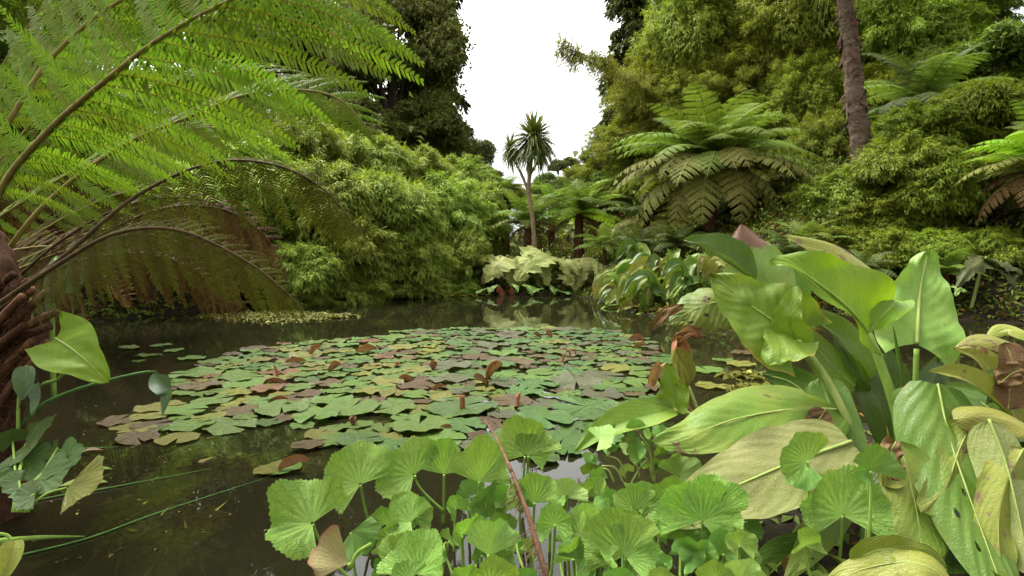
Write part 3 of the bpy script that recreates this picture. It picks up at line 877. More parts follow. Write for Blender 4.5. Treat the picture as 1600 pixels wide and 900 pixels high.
def conifer(label, px, d, z_top, radius, mat, seed, low=0.03):
    rng = np.random.default_rng(seed)
    b = at(px, 400, d)
    gz = ground_z(b[0], b[1])
    H = z_top - gz
    root = thing("conifer_tree", label, "tree", (b[0], b[1], gz))
    obj("trunk", tube(smooth_path([[0, 0, -0.3], [0.1, 0, H * 0.5], [0, 0, H]], 16), [H * 0.016, H * 0.011, 0.03], 9, M['bark'], "trunk"), root)
    Ps, Ds, Ns = [], [], []
    nb = 210
    for i in range(nb):
        t = low + (1 - low) * (i + rng.random()) / nb
        z = H * t
        L = radius * (1 - max(0, t - 0.15) / 0.85) ** 0.7 * rng.uniform(0.55, 1.2) + 0.3
        a = rng.uniform(0, 6.28)
        o = np.array([math.cos(a), math.sin(a), 0])
        n = int(190 * (0.5 + L / radius))
        s = rng.random(n) ** 0.8
        side = np.cross(o, UP)
        wid = 0.32 * L * (1 - s * 0.6)
        lat = rng.normal(0, 0.5, n) * wid
        P = o * (s * L)[:, None] + side * lat[:, None] + UP * (z + 0.12 * L * s - 0.42 * L * s ** 2 - rng.exponential(0.22, n) * 0.9)[:, None]
        Ps.append(P)
        Ds.append(nrm(o * 0.7 + side * np.sign(lat)[:, None] * 0.5 + np.array([0, 0, -0.75]) + rng.normal(0, 0.35, (n, 3))))
        Ns.append(nrm(UP + rng.normal(0, 0.5, (n, 3))))
    P, D, N = np.concatenate(Ps), np.concatenate(Ds), np.concatenate(Ns)
    n = len(P)
    V = leaf_quads(P, D, N, rng.uniform(0.35, 0.7, n), rng.uniform(0.08, 0.16, n))
    obj("crown", np_mesh("crown", V, quads_of(n), M[mat], None, np.repeat(rng.random(n), 4)), root)
    return root


conifer("tall near-black conifer at the left edge of the sky gap", 672, 39, 36, 2.3, 'needles', 5)
conifer("tall conifer with rusty cones at the right edge of the sky gap", 985, 37, 34, 2.1, 'needles_rust', 6)

# a leaning bamboo cane whose feathery tip hangs out over the sky gap
rng = np.random.default_rng(77)
cane = [at(1092, 212, 23.5), at(1040, 165, 23.5), at(985, 122, 23.3), at(930, 92, 23), at(872, 72, 22.6)]
cb = np.array([cane[0][0] + 1.2, cane[0][1], ground_z(cane[0][0] + 1.2, cane[0][1])])
root = thing("bamboo_cane", "single yellow bamboo cane leaning left, feathery tip against the white sky", "bamboo", cb)
place("culm", tube(smooth_path([cb] + cane, 26), [0.075, 0.06, 0.05, 0.03, 0.008], 8, M['culm'], "culm"), root)
cp = smooth_path(cane, 60)
Ps, Ds, Ns = [], [], []
for i in range(190):
    s = rng.uniform(0.25, 1.0)
    p = cp[int(s * 60)]
    a = rng.uniform(0, 6.28)
    dirv = nrm(np.array([-0.5 * rng.random(), math.cos(a) * 0.8, math.sin(a) * 0.9 - 0.1]))
    L = rng.uniform(0.4, 1.5) * (1.15 - 0.6 * s)
    k = 40
    t = rng.random(k)
    q = p + dirv * (t * L)[:, None] + np.array([0, 0, -0.35]) * (t ** 2 * L)[:, None] + rng.normal(0, 0.07, (k, 3))
    Ps.append(q)
    Ds.append(nrm(dirv * 0.6 + rng.normal(0, 0.5, (k, 3)) + np.array([-0.2, 0, -0.5])))
    Ns.append(nrm(rng.normal(0, 0.6, (k, 3)) + UP))
P, D, N = np.concatenate(Ps), np.concatenate(Ds), np.concatenate(Ns)
n = len(P)
place("foliage", np_mesh("foliage", leaf_quads(P, D, N, rng.uniform(0.13, 0.26, n), rng.uniform(0.02, 0.04, n)), quads_of(n), M['bamboo_olive'], None, np.repeat(rng.random(n), 4)), root)


# ------------------------------------------------------------------ ferns
def pinna_template(npairs, plen=0.16, sections=2, fill=0.82, lean=0.35, droop=0.15, curve=0.0, seed=0, stem=0.006):
    """one pinna along +X from 0 to 1, pinnules along Y; returns vertices, quads, random tone"""
    rng = np.random.default_rng(seed)
    V, F = [], []
    for i in range(npairs):
        x = (i + 0.5) / npairs
        ln0 = plen * (1 - x) ** 0.5 * (0.8 + 0.2 * min(1, x * 6)) + 0.006
        w = fill / npairs
        for s in (-1, 1):
            t = np.linspace(0, 1, sections + 1)
            ang = lean + rng.normal(0, 0.10)
            ln = ln0 * rng.uniform(0.86, 1.1)
            prof = np.array([0.55, 0.5, 0.12]) if sections == 2 else (np.array([0.5, 0.12]) if sections == 1 else np.array([0.42, 0.5, 0.42, 0.08]))
            cx = x + t * ln * math.sin(ang) + t ** 2 * ln * 0.25
            cyy = s * t * ln * math.cos(ang)
            cz = -t ** 2 * ln * 0.28 + rng.normal(0, 0.012) * t
            b = len(V)
            for a_, b_, c_, p_ in zip(cx, cyy, cz, prof):
                V.append((a_ - w * p_, b_, c_))
                V.append((a_ + w * p_, b_, c_))
            for j in range(sections):
                F.append((b + 2 * j, b + 2 * j + 1, b + 2 * j + 3, b + 2 * j + 2))
    # the thin midrib
    m = 8
    b = len(V)
    for j in range(m + 1):
        x = j / m
        w = stem * (1 - 0.7 * x)
        V += [(x, -w, 0.004), (x, w, 0.004)]
    for j in range(m):
        F.append((b + 2 * j, b + 2 * j + 1, b + 2 * j + 3, b + 2 * j + 2))
    V = np.array(V)
    x = V[:, 0].copy()
    V[:, 2] += -droop * x ** 2
    V[:, 1] += curve * x ** 2
    return V, np.array(F)


def frond_mesh(name, e0, e1, npairs=24, width=0.24, seed=0, pin=None, sway=0.0, pdroop=0.5):
    """a whole frond of length 1 along +X whose slope runs from e0 to e1 degrees"""
    rng = np.random.default_rng(seed)
    n = 40
    s = np.linspace(0, 1, n + 1)
    e = np.radians(e0 + (e1 - e0) * s ** 1.15)
    x = np.concatenate([[0], np.cumsum(np.cos(e[:-1]) / n)])
    z = np.concatenate([[0], np.cumsum(np.sin(e[:-1]) / n)])
    y = sway * s ** 2
    path = np.stack([x, y, z], 1)
    T = nrm(np.gradient(path, axis=0))
    Y = np.array([0, 1.0, 0])
    TV, TF = pin
    Vs, Fs, rs, n0 = [], [], [], 0
    for i in range(npairs):
        q = 0.07 + 0.93 * (i + 0.3) / npairs
        k = min(n, int(q * n))
        w = width * (math.sin(math.pi * min(1, 0.12 + 0.88 * q) ** 0.85) ** 0.75 if q < 1 else 0.02) * rng.uniform(0.92, 1.06)
        w = max(w, 0.02)
        N = np.cross(T[k], Y)
        if N[2] < 0 and abs(e1) < 80:
            N = -N
        for sd in (-1, 1):
            d = nrm(Y * sd + T[k] * (0.30 + 0.5 * q) + np.array([0, 0, -0.22 * pdroop]))
            fy = nrm(T[k] - d * (T[k] @ d))
            nz = np.cross(d, fy)
            if nz[2] < 0:
                nz = -nz
            B = np.stack([d, fy, nz], 0) * w
            Vs.append(path[k] + TV @ B)
            Fs.append(TF + n0)
            n0 += len(TV)
            rs.append(np.full(len(TV), rng.random()))
    # rachis as a thin three-sided rod
    rad = 0.010 * (1 - 0.8 * s)
    for a in (0, 2.1, 4.2):
        pass
    ring = np.stack([path + rad[:, None] * (math.cos(a) * Y + math.sin(a) * np.array([0, 0, 1.0])) for a in (0.5, 2.6, 4.7)], 1).reshape(-1, 3)
    ri = np.arange((n + 1) * 3).reshape(n + 1, 3) + n0
    rf = np.stack([ri[:-1], np.roll(ri[:-1], -1, 1), np.roll(ri[1:], -1, 1), ri[1:]], -1).reshape(-1, 4)
    Vs.append(ring)
    Fs.append(rf)
    rs.append(np.full(len(ring), 0.9))
    return np_mesh(name, np.vstack(Vs), np.vstack(Fs), None, None, np.concatenate(rs))


PIN_LOW = pinna_template(10, 0.16, 1, 0.85, 0.35, 0.22)
FR = {k: [frond_mesh("frond", e0 + j * 4, e1 - j * 6, 26, 0.21, 5 * j, PIN_LOW, sw) for j, sw in enumerate((0.0, 0.06, -0.06))]
      for k, (e0, e1) in {'up': (78, -5), 'mid': (46, -30), 'low': (18, -50), 'hang': (-8, -82)}.items()}


def fern_skirt(root, base, top, seed, n=0):
    pass


def tree_fern(label, px, py, d, L, fronds, seed, trunk_r=0.13, group=None, name="tree_fern", lean=0.0, cat="tree fern", trunk_mat='fern_trunk', ground=None, squash=1.0):
    """fronds: list of (kind, material, count); (px, py) is the crown's heart"""
    rng = np.random.default_rng(seed)
    c = at(px, py, d)
    gz = ground_z(c[0], c[1]) if ground is None else ground
    root = thing(name, label, cat, (c[0], c[1], gz), group)
    H = c[2] - gz
    if H > 0.12:
        obj("trunk", tube(smooth_path([[lean, 0, -0.1], [lean * 0.4, 0.02, H * 0.5], [0, 0, H + 0.05]], 22), [trunk_r * 1.25, trunk_r, trunk_r * 0.8], 14, M[trunk_mat], "trunk", jitter=0.07, seed=seed), root)
    for kind, mat, cnt in fronds:
        a0 = rng.uniform(0, 6.28)
        for i in range(cnt):
            o = obj("frond", FR[kind][i % 3], root)
            set_mat(o, M[mat])
            o.location = (0, 0, H)
            o.rotation_euler = (rng.normal(0, 0.1), rng.normal(0, 0.09), a0 + 6.283 * (i + rng.uniform(-0.25, 0.25)) / cnt)
            s = L * rng.uniform(0.85, 1.1)
            o.scale = (s, s, s * squash)
    return root


tree_fern("large spreading tree fern with a skirt of brown fronds on the far bank", 1112, 262, 15.2, 3.0,
          [('up', 'fern', 7), ('mid', 'fern', 20), ('low', 'fern_olive', 22), ('hang', 'fern_olive', 15), ('low', 'fern', 8)], 1, 0.15)
tree_fern("bright young fern with an upright plume behind the large tree fern", 1098, 232, 17.5, 1.35, [('up', 'fern_bright', 7)], 2, 0.08)
tree_fern("tree fern with arching fronds behind the pale drooping leaves", 905, 336, 17.6, 1.75,
          [('up', 'fern', 6), ('mid', 'fern', 11), ('low', 'fern_bright', 7), ('hang', 'fern_dead', 3)], 3, 0.15)
tree_fern("tree fern with rusty dead fronds left of the cabbage palm's trunk", 826, 352, 18.2, 1.65,
          [('up', 'fern', 6), ('mid', 'fern', 10), ('low', 'fern', 6), ('low', 'fern_dead', 3), ('hang', 'fern_dead', 4)], 4, 0.16)
tree_fern("small round tree fern left of the cabbage palm, top of the slope", 790, 300, 21, 1.15,
          [('up', 'fern', 6), ('mid', 'fern', 10), ('low', 'fern_olive', 8), ('hang', 'fern_dead', 5)], 5, 0.13)
tree_fern("tree fern with soft green fronds between palm and the valley trees", 862, 325, 21, 1.5, [('up', 'fern', 6), ('mid', 'fern', 10), ('low', 'fern', 8)], 6, 0.13)
tree_fern("tree fern at the picture's edge with bright fronds over a red-brown skirt", 1642, 262, 10.2, 1.62,
          [('up', 'fern', 7), ('mid', 'fern_bright', 14), ('low', 'fern_olive', 12), ('hang', 'fern_dead', 12)], 7, 0.16, lean=-0.1)
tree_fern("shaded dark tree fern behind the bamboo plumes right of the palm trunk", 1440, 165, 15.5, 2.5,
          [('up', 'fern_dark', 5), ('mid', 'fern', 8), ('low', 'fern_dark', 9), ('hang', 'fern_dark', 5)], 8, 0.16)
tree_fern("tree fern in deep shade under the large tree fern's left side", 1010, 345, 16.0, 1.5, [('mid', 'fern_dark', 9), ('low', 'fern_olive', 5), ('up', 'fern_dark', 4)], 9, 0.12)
LOWF = "low ferns along the far bank"
for i, (lab, px, py, d, L, mt) in enumerate([
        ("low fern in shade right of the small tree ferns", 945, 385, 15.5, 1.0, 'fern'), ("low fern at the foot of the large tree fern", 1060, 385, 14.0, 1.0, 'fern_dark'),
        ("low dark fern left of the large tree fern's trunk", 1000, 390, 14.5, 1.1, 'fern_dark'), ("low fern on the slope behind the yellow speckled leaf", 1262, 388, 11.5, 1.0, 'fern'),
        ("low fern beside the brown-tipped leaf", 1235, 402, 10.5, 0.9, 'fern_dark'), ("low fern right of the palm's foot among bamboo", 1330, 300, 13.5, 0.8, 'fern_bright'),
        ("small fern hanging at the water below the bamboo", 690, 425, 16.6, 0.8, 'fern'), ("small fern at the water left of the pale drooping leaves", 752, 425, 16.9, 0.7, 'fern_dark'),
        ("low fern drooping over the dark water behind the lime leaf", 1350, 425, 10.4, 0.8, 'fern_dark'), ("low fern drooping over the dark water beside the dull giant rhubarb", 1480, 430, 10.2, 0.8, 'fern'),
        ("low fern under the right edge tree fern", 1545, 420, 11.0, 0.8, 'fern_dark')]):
    c = at(px, py, d)
    tree_fern(lab, px, py, d, L, [('up', mt, 4), ('mid', mt, 7), ('low', mt, 5)], 30 + i, 0.06, LOWF, "fern", cat="fern", ground=min(ground_z(c[0], c[1]), c[2] - 0.05))
tree_fern("leafy fern crown behind the big fern's stalks on the near bank", 70, 250, 7.0, 2.3, [('up', 'fern', 7), ('mid', 'fern', 12), ('low', 'fern_bright', 8), ('hang', 'fern_dead', 6)], 51, 0.16)
tree_fern("fern crown low behind the brown fronds over the dark bank", 225, 345, 10.8, 1.9, [('up', 'fern', 6), ('mid', 'fern_bright', 10), ('low', 'fern_olive', 8), ('hang', 'fern_dead', 8)], 52, 0.15)
tree_fern("fern crown at the top corner behind the arching stalk", -60, 90, 6.4, 2.4, [('up', 'fern', 6), ('mid', 'fern', 10), ('low', 'fern', 8)], 53, 0.16)


# scrub on the far slopes
rng = np.random.default_rng(18)
n = 90000
X = rng.uniform(-60, 60, n)
Y = rng.uniform(22, 90, n)
k = np.abs(X) < Y * 0.98 + 2
X, Y = X[k], Y[k]
n = len(X)
P = np.stack([X, Y, height(X, Y) + rng.exponential(0.5, n) * (0.4 + np.abs(np.sin(X * 0.5) * np.cos(Y * 0.4)) * 1.5)], 1)
V = leaf_quads(P, nrm(rng.normal(0, 1, (n, 3))), nrm(rng.normal(0, 0.5, (n, 3)) + UP), rng.uniform(0.25, 0.6, n), rng.uniform(0.15, 0.35, n))
ug = obj("scrub", np_mesh("scrub", V, quads_of(n), M['broad_brown'], None, np.repeat(rng.random(n), 4)))
tag(ug, "olive scrub covering the slopes under the far trees", "scrub", kind="stuff")

# leaf litter, seedlings and creepers that cover the banks
rng = np.random.default_rng(8)
n = 300000
X = rng.uniform(-17, 17, n)
Y = rng.uniform(7, 30, n)
s_ = pond_distance(X, Y)
k = (s_ > 0.05) & (s_ < 11) & ((np.abs(X) < Y * 0.98 + 1))
X, Y = X[k], Y[k]
Z = height(X, Y)
P = np.stack([X, Y, Z + rng.exponential(0.09, len(X)) * (0.3 + np.abs(np.sin(X * 1.3) * np.cos(Y * 1.1)) * 1.6)], 1)
n = len(P)
D = nrm(rng.normal(0, 1, (n, 3)) + np.array([0, -0.3, 0.0]))
V = leaf_quads(P, D, nrm(rng.normal(0, 0.5, (n, 3)) + UP), rng.uniform(0.07, 0.18, n), rng.uniform(0.03, 0.07, n))
# the muddy near bank on the right
nb = 2800
Xb, Yb = rng.uniform(0.5, 4.6, nb), rng.uniform(0.9, 5.0, nb)
kb = pond_distance(Xb, Yb) > 0.0
Xb, Yb = Xb[kb], Yb[kb]
nb = len(Xb)
Pb = np.stack([Xb, Yb, height(Xb, Yb) + rng.exponential(0.015, nb)], 1)
Vb = leaf_quads(Pb, nrm(rng.normal(0, 1, (nb, 3)) * [1, 1, 0.3]), nrm(rng.normal(0, 0.35, (nb, 3)) + UP), rng.uniform(0.04, 0.11, nb), rng.uniform(0.02, 0.05, nb))
V = np.vstack([V, Vb])
n = n + nb
ug = obj("undergrowth", np_mesh("undergrowth", V, quads_of(n), M['undergrowth'], None, np.repeat(rng.random(n), 4)))
tag(ug, "low creepers, seedlings and leaf litter covering the banks", "undergrowth", kind="stuff")

# ------------------------------------------------------------------ cabbage palm and palm trunk
def sword_head(c, r, n, seed, zmin=-0.95):
    rng = np.random.default_rng(seed)
    d = sphere_dirs(rng, n, zmin)
    L = r * rng.uniform(0.55, 1.14, n)
    W = np.full(n, r * 0.055)
    Vs = []
    S = nrm(np.cross(d, UP + rng.normal(0, 0.2, (n, 3))))
    sag = (0.10 + 0.35 * (1 - np.clip(d[:, 2], 0, 1)))[:, None]
    prof = [0.5, 1.0, 0.75, 0.08]
    rows = []
    for t, w in zip((0.06, 0.35, 0.7, 1.0), prof):
        p = c + d * (L * t)[:, None] - UP * (sag * (L * t * t)[:, None])
        rows.append(np.stack([p - S * (W * w)[:, None] / 2, p + S * (W * w)[:, None] / 2], 1))
    V = np.stack(rows, 1).reshape(n, 8, 3)
    F = []
    b = np.arange(n)[:, None] * 8
    for j in range(3):
        F.append(b + np.array([2 * j, 2 * j + 1, 2 * j + 3, 2 * j + 2]))
    return V.reshape(-1, 3), np.vstack(F), np.repeat(rng.random(n), 8)


base = at(838, 394, 16.9)
base[2] = ground_z(base[0], base[1])
root = thing("cabbage_palm", "slender cabbage palm with forked trunk and spiky heads against the sky", "palm", base)
fork = at(826, 300, 16.9)
h1, h2, h3 = at(834, 213, 16.9), at(798, 231, 17.3), at(844, 234, 16.6)
place("trunk", tube(smooth_path([base - [0, 0, 0.1], at(833, 350, 16.9), fork, at(829, 262, 16.9), h1], 24), [0.085, 0.07, 0.062, 0.05], 10, M['cordyline_trunk'], "trunk", jitter=0.04), root)
place("branch", tube(smooth_path([fork, at(816, 275, 17.0), at(805, 252, 17.2), h2], 14), [0.05, 0.04, 0.035], 8, M['cordyline_trunk'], "branch", jitter=0.04), root)
place("branch", tube(smooth_path([at(829, 272, 16.9), at(838, 255, 16.8), h3], 10), [0.045, 0.035], 8, M['cordyline_trunk'], "branch", jitter=0.04), root)
for h, r, n, sdd in ((h1, 0.98, 460, 1), (h2, 0.62, 300, 2), (h3, 0.66, 220, 3)):
    V, F, rn = sword_head(h, r, n, sdd)
    place("leaf_head", np_mesh("leaf_head", V, F, M['sword'], None, rn), root)

pb = at(1352, 285, 13.4)
gz = ground_z(pb[0], pb[1])
root = thing("palm_tree", "tall palm trunk with shaggy peeling bark rising out of the picture", "palm", (pb[0], pb[1], gz))
ppath = [np.array([pb[0] + 0.02, pb[1], gz - 0.1]), at(1346, 230, 13.4), at(1337, 160, 13.4), at(1331, 90, 13.4), at(1320, 0, 13.4), at(1312, -110, 13.4)]
pp = smooth_path(ppath, 120)
rng = np.random.default_rng(3)
rad = np.interp(np.linspace(0, 1, 121), [0, 0.25, 0.5, 0.72, 1], [0.23, 0.21, 0.185, 0.16, 0.15]) * (1 + 0.07 * np.abs(np.sin(np.arange(121) * 0.75)) + 0.05 * rng.standard_normal(121))
place("trunk", tube(pp, rad, 18, M['palm_trunk'], "trunk", jitter=0.05, seed=4), root)
T = nrm(np.gradient(pp, axis=0))
for i in range(150):            # ragged old leaf bases and fibre flakes
    k = rng.integers(18, 119)
    a = rng.uniform(0, 6.28)
    S = np.array([math.cos(a), math.sin(a), 0])
    tan = np.cross(UP, S)
    p = pp[k] + S * rad[k] * 0.97
    L, w = rng.uniform(0.10, 0.30), rng.uniform(0.025, 0.07)
    dn = nrm(tan * rng.uniform(-0.9, 0.9) - UP * rng.uniform(0.1, 0.9) + S * rng.uniform(0.0, 0.10))
    sd_ = nrm(np.cross(dn, S))
    V = [p - sd_ * w, p + sd_ * w, p + dn * L * 0.5 + S * 0.014 + sd_ * w * 0.8, p + dn * L * 0.5 + S * 0.014 - sd_ * w * 0.8, p + dn * L + S * 0.01 + sd_ * w * 0.15, p + dn * L + S * 0.01 - sd_ * w * 0.15]
    place("bark_flake", np_mesh("bark_flake", np.array(V), np.array([(0, 1, 2, 3), (3, 2, 4, 5)]), M['palm_red' if pp[k][2] > 5.2 and rng.random() < 0.7 else 'palm_trunk']), root)
V, F, rn = sword_head(pp[-1] + UP * 0.3, 1.6, 260, 9)
place("leaf_head", np_mesh("leaf_head", V, F, M['sword'], None, rn), root)
# ------------------------------------------------------------------ leaf builders
PROF = {
    'lance': lambda v: np.sin(np.pi * np.clip(v, 0, 1) ** 0.8) ** 0.75,
    'ovate': lambda v: np.sin(np.pi * np.clip(0.04 + 0.96 * v, 0, 1) ** 0.62) ** 0.72,
    'cord': lambda v: np.clip((1 - v ** 2.1), 0, 1) ** 0.62 * (0.80 + 0.25 * np.sin(np.pi * np.clip(v * 1.6, 0, 1))),
    'strap': lambda v: np.clip(1 - (2 * v - 1) ** 6, 0, 1) ** 0.6 * (1 - 0.25 * v),
    'obov': lambda v: np.sin(np.pi * np.clip(v, 0, 1) ** 1.25) ** 0.65,
}


def spine_leaf(name, pts, width, facing, mat, prof='ovate', cup=0.15, fold=0.0, wave=0.0, freq=3.0, lobe=0.0, roll=0.0, twist=0.0, nu=14, nv=30, holes=(), seed=0, crumple=0.0, asym=0.0, notch=0.0):
    """a large leaf along a spine: width (half, m), facing = direction its upper side looks to"""
    rng = np.random.default_rng(seed + 17)
    P = smooth_path(pts, nv)
    v = np.linspace(0, 1, nv + 1)
    T = nrm(np.gradient(P, axis=0))
    N0 = nrm(np.asarray(facing, float))
    S = nrm(np.cross(T, N0))
    N = np.cross(S, T)
    if twist:
        a = (v - 0.3) * twist
        S, N = S * np.cos(a)[:, None] + N * np.sin(a)[:, None], N * np.cos(a)[:, None] - S * np.sin(a)[:, None]
    u = np.linspace(-1, 1, 2 * nu + 1)
    U, Vv = np.meshgrid(u, v)
    ph = rng.uniform(0, 6.28, 4)
    ragged = 1 + notch * (np.sin(Vv * 47 + ph[0] + 3 * np.sign(U)) * 0.5 + np.sin(Vv * 23 + ph[1]) * 0.5)
    W = (width * PROF[prof](v))[:, None] * ragged
    W = W * (1 + asym * np.sign(U))
    x = U * W
    if roll:
        # cross-section wound round: angle grows with |u|
        ang = U * roll
        x = W * np.sin(ang) / roll
        h = W * (1 - np.cos(ang)) / roll
    else:
        h = cup * np.abs(U) ** 2 * W + fold * np.abs(U) * W
    h = h + wave * width * np.abs(U) ** 2.2 * np.sin(freq * 6.28 * Vv + ph[2] + (U > 0) * 1.7 + 0.8 * np.sin(5 * Vv + ph[3]))
    # quilting between the side veins and a slow unevenness
    h = h + 0.010 * width * np.cos(6.28 * 9 * (Vv - 0.35 * np.abs(U))) * np.sin(np.pi * np.abs(U)) + 0.05 * width * np.sin(4 * U + 5 * Vv + ph[0]) * np.sin(7 * Vv + ph[1])
    if crumple:
        for k in range(5):
            d_ = rng.normal(0, 1, 2)
            h = h + crumple * width * np.sin(U * d_[0] * 5 + Vv * d_[1] * 12 + ph[k % 4]) / (1 + k * 0.4)
    back = -lobe * np.abs(U) ** 1.6 * (1 - Vv) ** 3 * width
    V = P[:, None] + S[:, None] * x[..., None] + N[:, None] * h[..., None] + T[:, None] * back[..., None]
    n1 = 2 * nu + 1
    idx = np.arange((nv + 1) * n1).reshape(nv + 1, n1)
    F = np.stack([idx[:-1, :-1], idx[:-1, 1:], idx[1:, 1:], idx[1:, :-1]], -1)
    keep = np.ones(F.shape[:2], bool)
    uc, vc = (u[:-1] + u[1:]) / 2, (v[:-1] + v[1:]) / 2
    for hu, hv, hr in holes:
        keep &= ~((((uc[None, :] - hu) * 1.0) ** 2 + ((vc[:, None] - hv) * 2.2) ** 2) < hr ** 2 * (1 + 0.3 * np.sin(5 * np.arctan2(vc[:, None] - hv, uc[None, :] - hu))))
    F = F[keep]
    luv = np.stack([U.ravel(), Vv.ravel()], 1)
    return np_mesh(name, V.reshape(-1, 3), F.reshape(-1, 4), M[mat], luv, np.full(luv.shape[0], 0.5), True), P, S, N


def px_path(pts):
    return [at(*p) for p in pts]


def big_leaf(root, pts, width_px, facing, mat, stalk=None, stalk_r=0.012, stalk_mat='stalk', rib=0.5, rib_mat='stalk_pale', rib_side=-1, label=None, **kw):
    """part leaf (blade) with sub-parts midrib and stalk; width_px is the half width as seen, at the leaf's own distance"""
    P = px_path(pts)
    d = np.mean([p[2] for p in pts])
    kw.setdefault('crumple', 0.014)
    me, path, S, N = spine_leaf("leaf", P, width_px / FPX * d, facing, mat, **kw)
    o = place("leaf", me, root)
    if label:
        o["label"] = label
    w = width_px / FPX * d
    if rib:
        r0 = w * 0.060 * rib + 0.002
        sub("midrib", tube(path[:int(len(path) * 0.94)] + N[:int(len(path) * 0.94)] * rib_side * r0 * 0.35, [r0, r0 * 0.65, r0 * 0.15], 8, M[rib_mat], "midrib"), o)
    if stalk:
        sub("stalk", tube(smooth_path(px_path(stalk), 16), [stalk_r * 1.15, stalk_r, stalk_r * 0.85], 9, M[stalk_mat], "stalk"), o)
    return o


def fan_mesh(name, center, tip, facing, mat, span=260.0, cup=0.25, curve=0.0, pleat=0.03, wave=0.05, waves=5, teeth=44, tooth=0.035, lobes=0, lobe=0.0, wide=1.0, na=132, nr=9, seed=0, sag=0.0, asym=0.0, fold=0.0):
    """a round or fan-shaped leaf that spreads from its stalk: angle along u, radius along v"""
    rng = np.random.default_rng(seed + 5)
    c, t = np.asarray(center, float), np.asarray(tip, float)
    R = np.linalg.norm(t - c)
    X = nrm(t - c)
    Nn = nrm(np.asarray(facing, float))
    Nn = nrm(Nn - X * (Nn @ X))
    Y = np.cross(Nn, X)
    a = np.linspace(-0.5, 0.5, na + 1) * math.radians(span)
    r = np.linspace(0.02, 1, nr + 1) ** 0.85
    A, Rr = np.meshgrid(a, r)
    un = A / math.radians(span) + 0.5
    ph = rng.uniform(0, 6.28, 6)
    edge = 1 + tooth * (2 * np.abs(((un * teeth) % 1) - 0.5) - 0.5) * 2 + 0.07 * np.sin(3 * A + ph[0]) + 0.045 * np.sin(7 * A + ph[1]) + 0.02 * np.sin(17 * A + ph[2])
    if lobes:
        edge = edge * (1 - lobe * (0.5 - 0.5 * np.cos(un * lobes * 2 * math.pi)) ** 0.8 * 1.0)
        edge = edge * (1 + 0.05 * np.sin(un * lobes * 6 * math.pi + ph[2]))
    side = 1 - 0.12 * (1 - np.cos(A)) * 0.5 + asym * np.sin(A)
    rad = Rr * R * (1 + (edge - 1) * Rr ** 2) * side
    h = cup * Rr * R + curve * Rr ** 2 * R + (pleat * R * np.cos(un * 13 * 2 * math.pi + math.pi) + fold * R * (np.abs(np.sin(A * 0.5 + 0.3 * np.sin(ph[5]))) - 0.3)) * Rr ** 0.8 * (1 - 0.4 * Rr) + wave * R * Rr ** 2 * np.sin(waves * A + ph[3]) + 0.02 * R * np.sin(9 * A + 6 * Rr + ph[4]) * Rr
    V = c + X * (rad * np.cos(A))[..., None] + Y * (rad * np.sin(A) * wide)[..., None] + Nn * h[..., None]
    if sag:
        V[..., 2] -= sag * R * (Rr ** 2)
    idx = np.arange(A.size).reshape(A.shape)
    F = np.stack([idx[:-1, :-1], idx[:-1, 1:], idx[1:, 1:], idx[1:, :-1]], -1).reshape(-1, 4)
    luv = np.stack([un.ravel(), Rr.ravel()], 1)
    return np_mesh(name, V.reshape(-1, 3), F, M[mat] if mat else None, luv, np.full(A.size, 0.5), True)


# ------------------------------------------------------------------ water lilies
def pad_mesh(seed):
    rng = np.random.default_rng(seed)
    span = rng.uniform(335, 352)
    na, nr = 96, 5
    a = np.radians(np.linspace(-span / 2, span / 2, na + 1))
    r = np.array([0.03, 0.3, 0.6, 0.85, 1.0, 1.02])
    A, Rr = np.meshgrid(a, r)
    un = np.linspace(0, 1, na + 1)[None, :] * np.ones((len(r), 1))
    ph = rng.uniform(0, 6.28, 5)
    edge = 1 + 0.055 * (np.abs(((un * 30) % 1) - 0.5) * 2 - 0.5) + 0.025 * np.sin(2 * A + ph[0]) + 0.018 * np.sin(5 * A + ph[1]) + 0.012 * np.sin(9 * A + ph[2])
    rad = Rr * (1 + (edge - 1) * (Rr > 0.7))
    up = 0.5 + 0.5 * np.sin(2 * A + ph[3])
    h = 0.042 * np.sin(4 * A + ph[2]) * Rr ** 3 + 0.032 * np.sin(7 * A + ph[4]) * Rr ** 2 + 0.10 * up ** 6 * np.clip(Rr - 0.7, 0, 1) * rng.uniform(0, 3.0) + 0.020 * np.cos(un * 15 * 6.283) * Rr * (1 - Rr * 0.5)
    h = h - h.min() * 0.6
    V = np.stack([rad * np.cos(A), rad * np.sin(A), h], -1)
    idx = np.arange(A.size).reshape(A.shape)
    F = np.stack([idx[:-1, :-1], idx[:-1, 1:], idx[1:, 1:], idx[1:, :-1]], -1).reshape(-1, 4)
    return np_mesh("pad", V.reshape(-1, 3), F, None, np.stack([un.ravel(), np.minimum(Rr.ravel(), 1)], 1), np.full(A.size, 0.5), True)


PADS = [pad_mesh(i) for i in range(9)]
RAFT = [(262, 607), (300, 575), (360, 553), (440, 540), (540, 530), (640, 519), (780, 513), (905, 514), (985, 520), (1025, 540), (1050, 575), (1030, 610), (985, 650), (930, 682), (880, 712),
        (810, 716), (720, 700), (640, 700), (560, 695), (505, 690), (490, 668), (425, 662), (350, 672), (280, 690), (215, 688), (150, 668), (215, 655), (300, 640), (335, 628), (270, 622)]


def in_poly(x, y, poly):
    ins = False
    for (x1, y1), (x2, y2) in zip(poly, poly[1:] + poly[:1]):
        if (y1 > y) != (y2 > y) and x < (x2 - x1) * (y - y1) / (y2 - y1) + x1:
            ins = not ins
    return ins


rng = np.random.default_rng(42)
pads = []            # x, y, r, kind


def to_px(p):
    v = p - CAM
    dd = v @ _f
    return 800 + FPX * (v @ _r) / dd, 450 - FPX * (v @ _u) / dd


